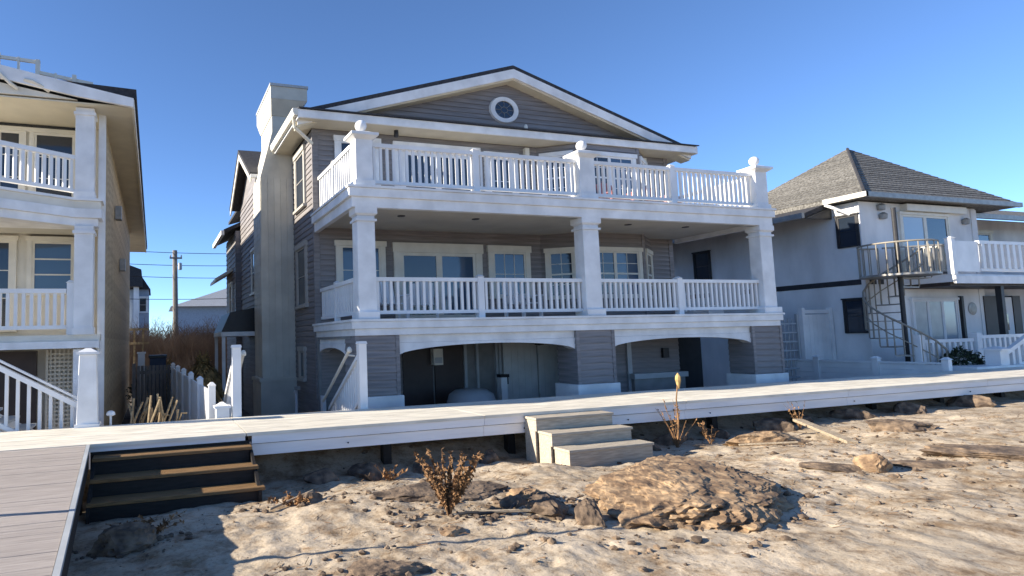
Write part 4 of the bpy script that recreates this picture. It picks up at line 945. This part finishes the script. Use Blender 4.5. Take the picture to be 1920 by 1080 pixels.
board('driftwood_stick', 'thin gray stick in the shade beside the dark wooden stair', (1.25, 7.2, sandh(1.25, 7.2)+.02), (1.85, 7.55, sandh(1.85, 7.55)+.1), .03, .025, DRIFT)
board('driftwood_stick', 'thin stick lying on the sand beneath the black hose', (3.2, 6.0, sandh(3.2, 6.0)+.02), (4.0, 5.75, sandh(4.0, 5.75)+.03), .03, .03, DRIFT)
board('driftwood_stick', 'gray stick in the boardwalk shade right of the tall stalk', (9.3, 8.0, sandh(9.3, 8)+.05), (10.0, 7.5, sandh(10, 7.5)+.06), .035, .03, DRIFT)
hz = MB(); pts = [(3.0, 6.05), (3.25, 5.92), (3.6, 5.95), (3.85, 6.15), (3.9, 6.4), (4.05, 6.6)]
hp = []
for k in range(len(pts)-1):
    for q in range(6): t_ = q/6; x = pts[k][0]*(1-t_)+pts[k+1][0]*t_; y_ = pts[k][1]*(1-t_)+pts[k+1][1]*t_; hp.append((x, y_, sandh(x, y_)+.035))
hz.tube(hp, .017, 6); tag(hz.build('black_hose', HOSE, smooth=True), 'black hose curving over the sand by the dead shrub', 'hose')
# pebbles, shell grit and straw too small to count
b = MB(); rnd = random.Random(33)
for i in range(1500):
    y_ = 4.0+5.0*rnd.random()**1.2; x = rnd.uniform(-.3, 17)
    if noise.noise(Vector((x*.9, y_*.9, 11))) < -.05 and rnd.random() < .75: continue
    s = rnd.uniform(.006, .02)*(1.6 if rnd.random() < .1 else 1); z_ = sandh(x, y_)+.004
    vs = [(x+s*rnd.uniform(.6, 1.3)*math.cos(a), y_+s*rnd.uniform(.6, 1.3)*math.sin(a), z_) for a in (0, 1.26, 2.5, 3.77, 5.0)]+[(x+rnd.uniform(-.3, .3)*s, y_, z_+s*rnd.uniform(.5, 1.0))]
    b.add(vs, [(0,1,5),(1,2,5),(2,3,5),(3,4,5),(4,0,5)])
stuff(b.build('beach_pebbles', ROCKD), 'scattered dark pebbles and grit on the sand', 'pebbles')
b = MB(); rnd = random.Random(41)
ICO = [(0,0,1),(.894,0,.447),(.276,.851,.447),(-.724,.526,.447),(-.724,-.526,.447),(.276,-.851,.447),(.724,.526,-.447),(-.276,.851,-.447),(-.894,0,-.447),(-.276,-.851,-.447),(.724,-.526,-.447),(0,0,-1)]
IF = [(0,1,2),(0,2,3),(0,3,4),(0,4,5),(0,5,1),(1,6,2),(2,7,3),(3,8,4),(4,9,5),(5,10,1),(6,7,2),(7,8,3),(8,9,4),(9,10,5),(10,6,1),(11,7,6),(11,8,7),(11,9,8),(11,10,9),(11,6,10)]
hubs = [(3.2,6.9,1.0,170),(3.0,6.1,.6,120),(4.1,6.0,.7,170),(5.9,5.7,1.5,260),(9.3,5.9,1.1,120),(10,7.7,.9,110),(12.3,7.4,1.0,90),(11,5.4,1.0,100),(1.6,4.9,.8,140),(4.4,4.9,1.2,160),(1.6,7.5,.6,90),(-.2,6.6,.5,90),(7.5,4.9,1.6,90),(5,8.7,2.5,110),(11,8.7,3,160)]
for hx, hy, hr_, n in hubs:
    for i in range(int(n*.6)):
        a = rnd.uniform(0, 6.283); q = hr_*rnd.random()**.6; x = hx+math.cos(a)*q*1.3; y_ = hy+math.sin(a)*q*.75
        s_ = rnd.choice((.012, .016, .02, .028, .04))*rnd.uniform(.7, 1.3); z_ = sandh(x, y_)+s_*.25
        b.add([(x+s_*vx*rnd.uniform(.6, 1.4), y_+s_*vy*rnd.uniform(.6, 1.4), z_+s_*.7*vz*rnd.uniform(.6, 1.3)) for vx, vy, vz in ICO], IF)
stuff(b.build('dirt_clods', ROCKD), 'brown clods and stone chips strewn on the sand', 'clods')
b = MB()
for i in range(1400):
    y_ = 4.0+4.9*rnd.random(); x = rnd.uniform(-.3, 16); a = rnd.gauss(0.1, .6); L_ = rnd.uniform(.03, .14)
    if noise.noise(Vector((x*.8, y_*.8, 21))) < .02: continue
    z_ = sandh(x, y_)+.012; p = Vector((x, y_, z_)); q = p+Vector((math.cos(a)*L_, math.sin(a)*L_, rnd.uniform(-.005, .03)))
    b.tube([p, q], .003, 3)
stuff(b.build('beach_straw', DRYP), 'dry straw and twig litter on the sand', 'litter')

# ------------------------------------------------------------------ background in the gap
up = thing('utility_pole', 'wooden utility pole with a crossarm rising behind the bare scrub', 'pole', (1.22, 40, -1.25))
MB().tube([(1.28, 40, -1.25), (1.22, 40, 7.1)], .20, 10, .15).build('pole', POLEW, up)
MB().box(.9, 1.65, 39.80, 39.87, 6.55, 6.65).build('crossarm', POLEW, up)
for x in (.95, 1.6): MB().lathe(x, 39.83, [(.03, 6.65), (.05, 6.7), (.03, 6.8)], 8).build('insulator', GREYV, up)
MB().lathe(1.52, 39.75, [(.10, 5.85), (.12, 5.9), (.12, 6.25), (.08, 6.3)], 10).build('transformer', GREYV, up)
for i, (za, zb_, y_) in enumerate(((7.35, 7.2, 39.9), (6.55, 6.5, 39.9), (5.9, 5.7, 40.1), (4.4, 4.5, 40.1))):
    pts = [(-8+20*k/14, y_+.3*i, za+(zb_-za)*k/14-.35*math.sin(math.pi*k/14)) for k in range(15)]
    o = MB().tube(pts, .018, 4).build('power_line', BLACK)
    tag(o, ['topmost power line crossing the sky gap behind the pole', 'power line at crossarm height on the pole', 'power line just under the crossarm', 'lowest power line crossing the pole'][i], 'wire')
fh = thing('distant_house', 'small pale house with a dark roof beyond the tan shingled wall', 'house', (-1.3, 55, -1.25))
MB().box(-4, -.45, 55, 62, -1.25, 6.0).build('wall', BLUEG, fh)
MB().prism([(-4.2, 5.9), (-.3, 5.9), (-1.0, 7.0), (-3.8, 7.4)], 'y', 54.6, 62).build('roof', SHINGLE_D, fh)
MB().box(-1.6, -1.2, 53.6, 54.99, 1, 6.4).build('porch_wall', STUCCO, fh); MB().prism([(-2.3, 6.0), (-.9, 6.0), (-1.0, 7.4), (-2.3, 7.9)], 'y', 53.2, 55).build('dormer_roof', SHINGLE_D, fh)
window(fh, (-.9, 55), U, .6, 4.0, 5.2, 1, (1, 2), .12, m=WHITE)
f2 = thing('distant_house', 'far low house with a pale blue hip roof right of the utility pole', 'house', (7, 75, -1.25))
MB().box(2.5, 16, 75, 85, -1.25, 5.6).build('wall', BLUEG, f2)
MB().add([(1.8,74,5.55),(16.5,74,5.55),(16.5,86,5.55),(1.8,86,5.55),(9.5,80,8.4),(12,80,8.4)], [(0,3,2,1),(0,1,5,4),(1,2,5),(2,3,4,5),(3,0,4)]).build('roof', LROOF, f2)
rl = thing('lattice_rail', 'pale wooden rail structure among the scrub beside the tan wall', 'railing', (-.6, 28.5, -1.25))
for x in (-.85, -.5): MB().box(x, x+.08, 28.5, 28.58, -1.25, 2.0).build('post', TWIG, rl)
for z_ in (1.3, 1.9): MB().box(-1.0, -.2, 28.42, 28.498, z_, z_+.1).build('rail', TWIG, rl)
bn = thing('blue_bin', 'dark blue lidded bin standing behind the gray picket gate', 'bin', (.12, 22.5, -1.25))
MB().frus(.12, 22.5, -1.25, .82, .22, .25, .27, .3).build('body', BINBLUE, bn, bevel=.01); MB().box(-.18, .42, 22.17, 22.83, .821, .92).build('lid', BLACK, bn, bevel=.01)
wp = thing('white_post', 'white boxed post left of the dark blue bin', 'post', (-.42, 22.4, -1.25))
MB().box(-.52, -.30, 22.3, 22.5, -1.25, .98).build('shaft', WHITE2, wp); MB().box(-.55, -.27, 22.27, 22.53, .981, 1.04).build('cap', WHITE2, wp)
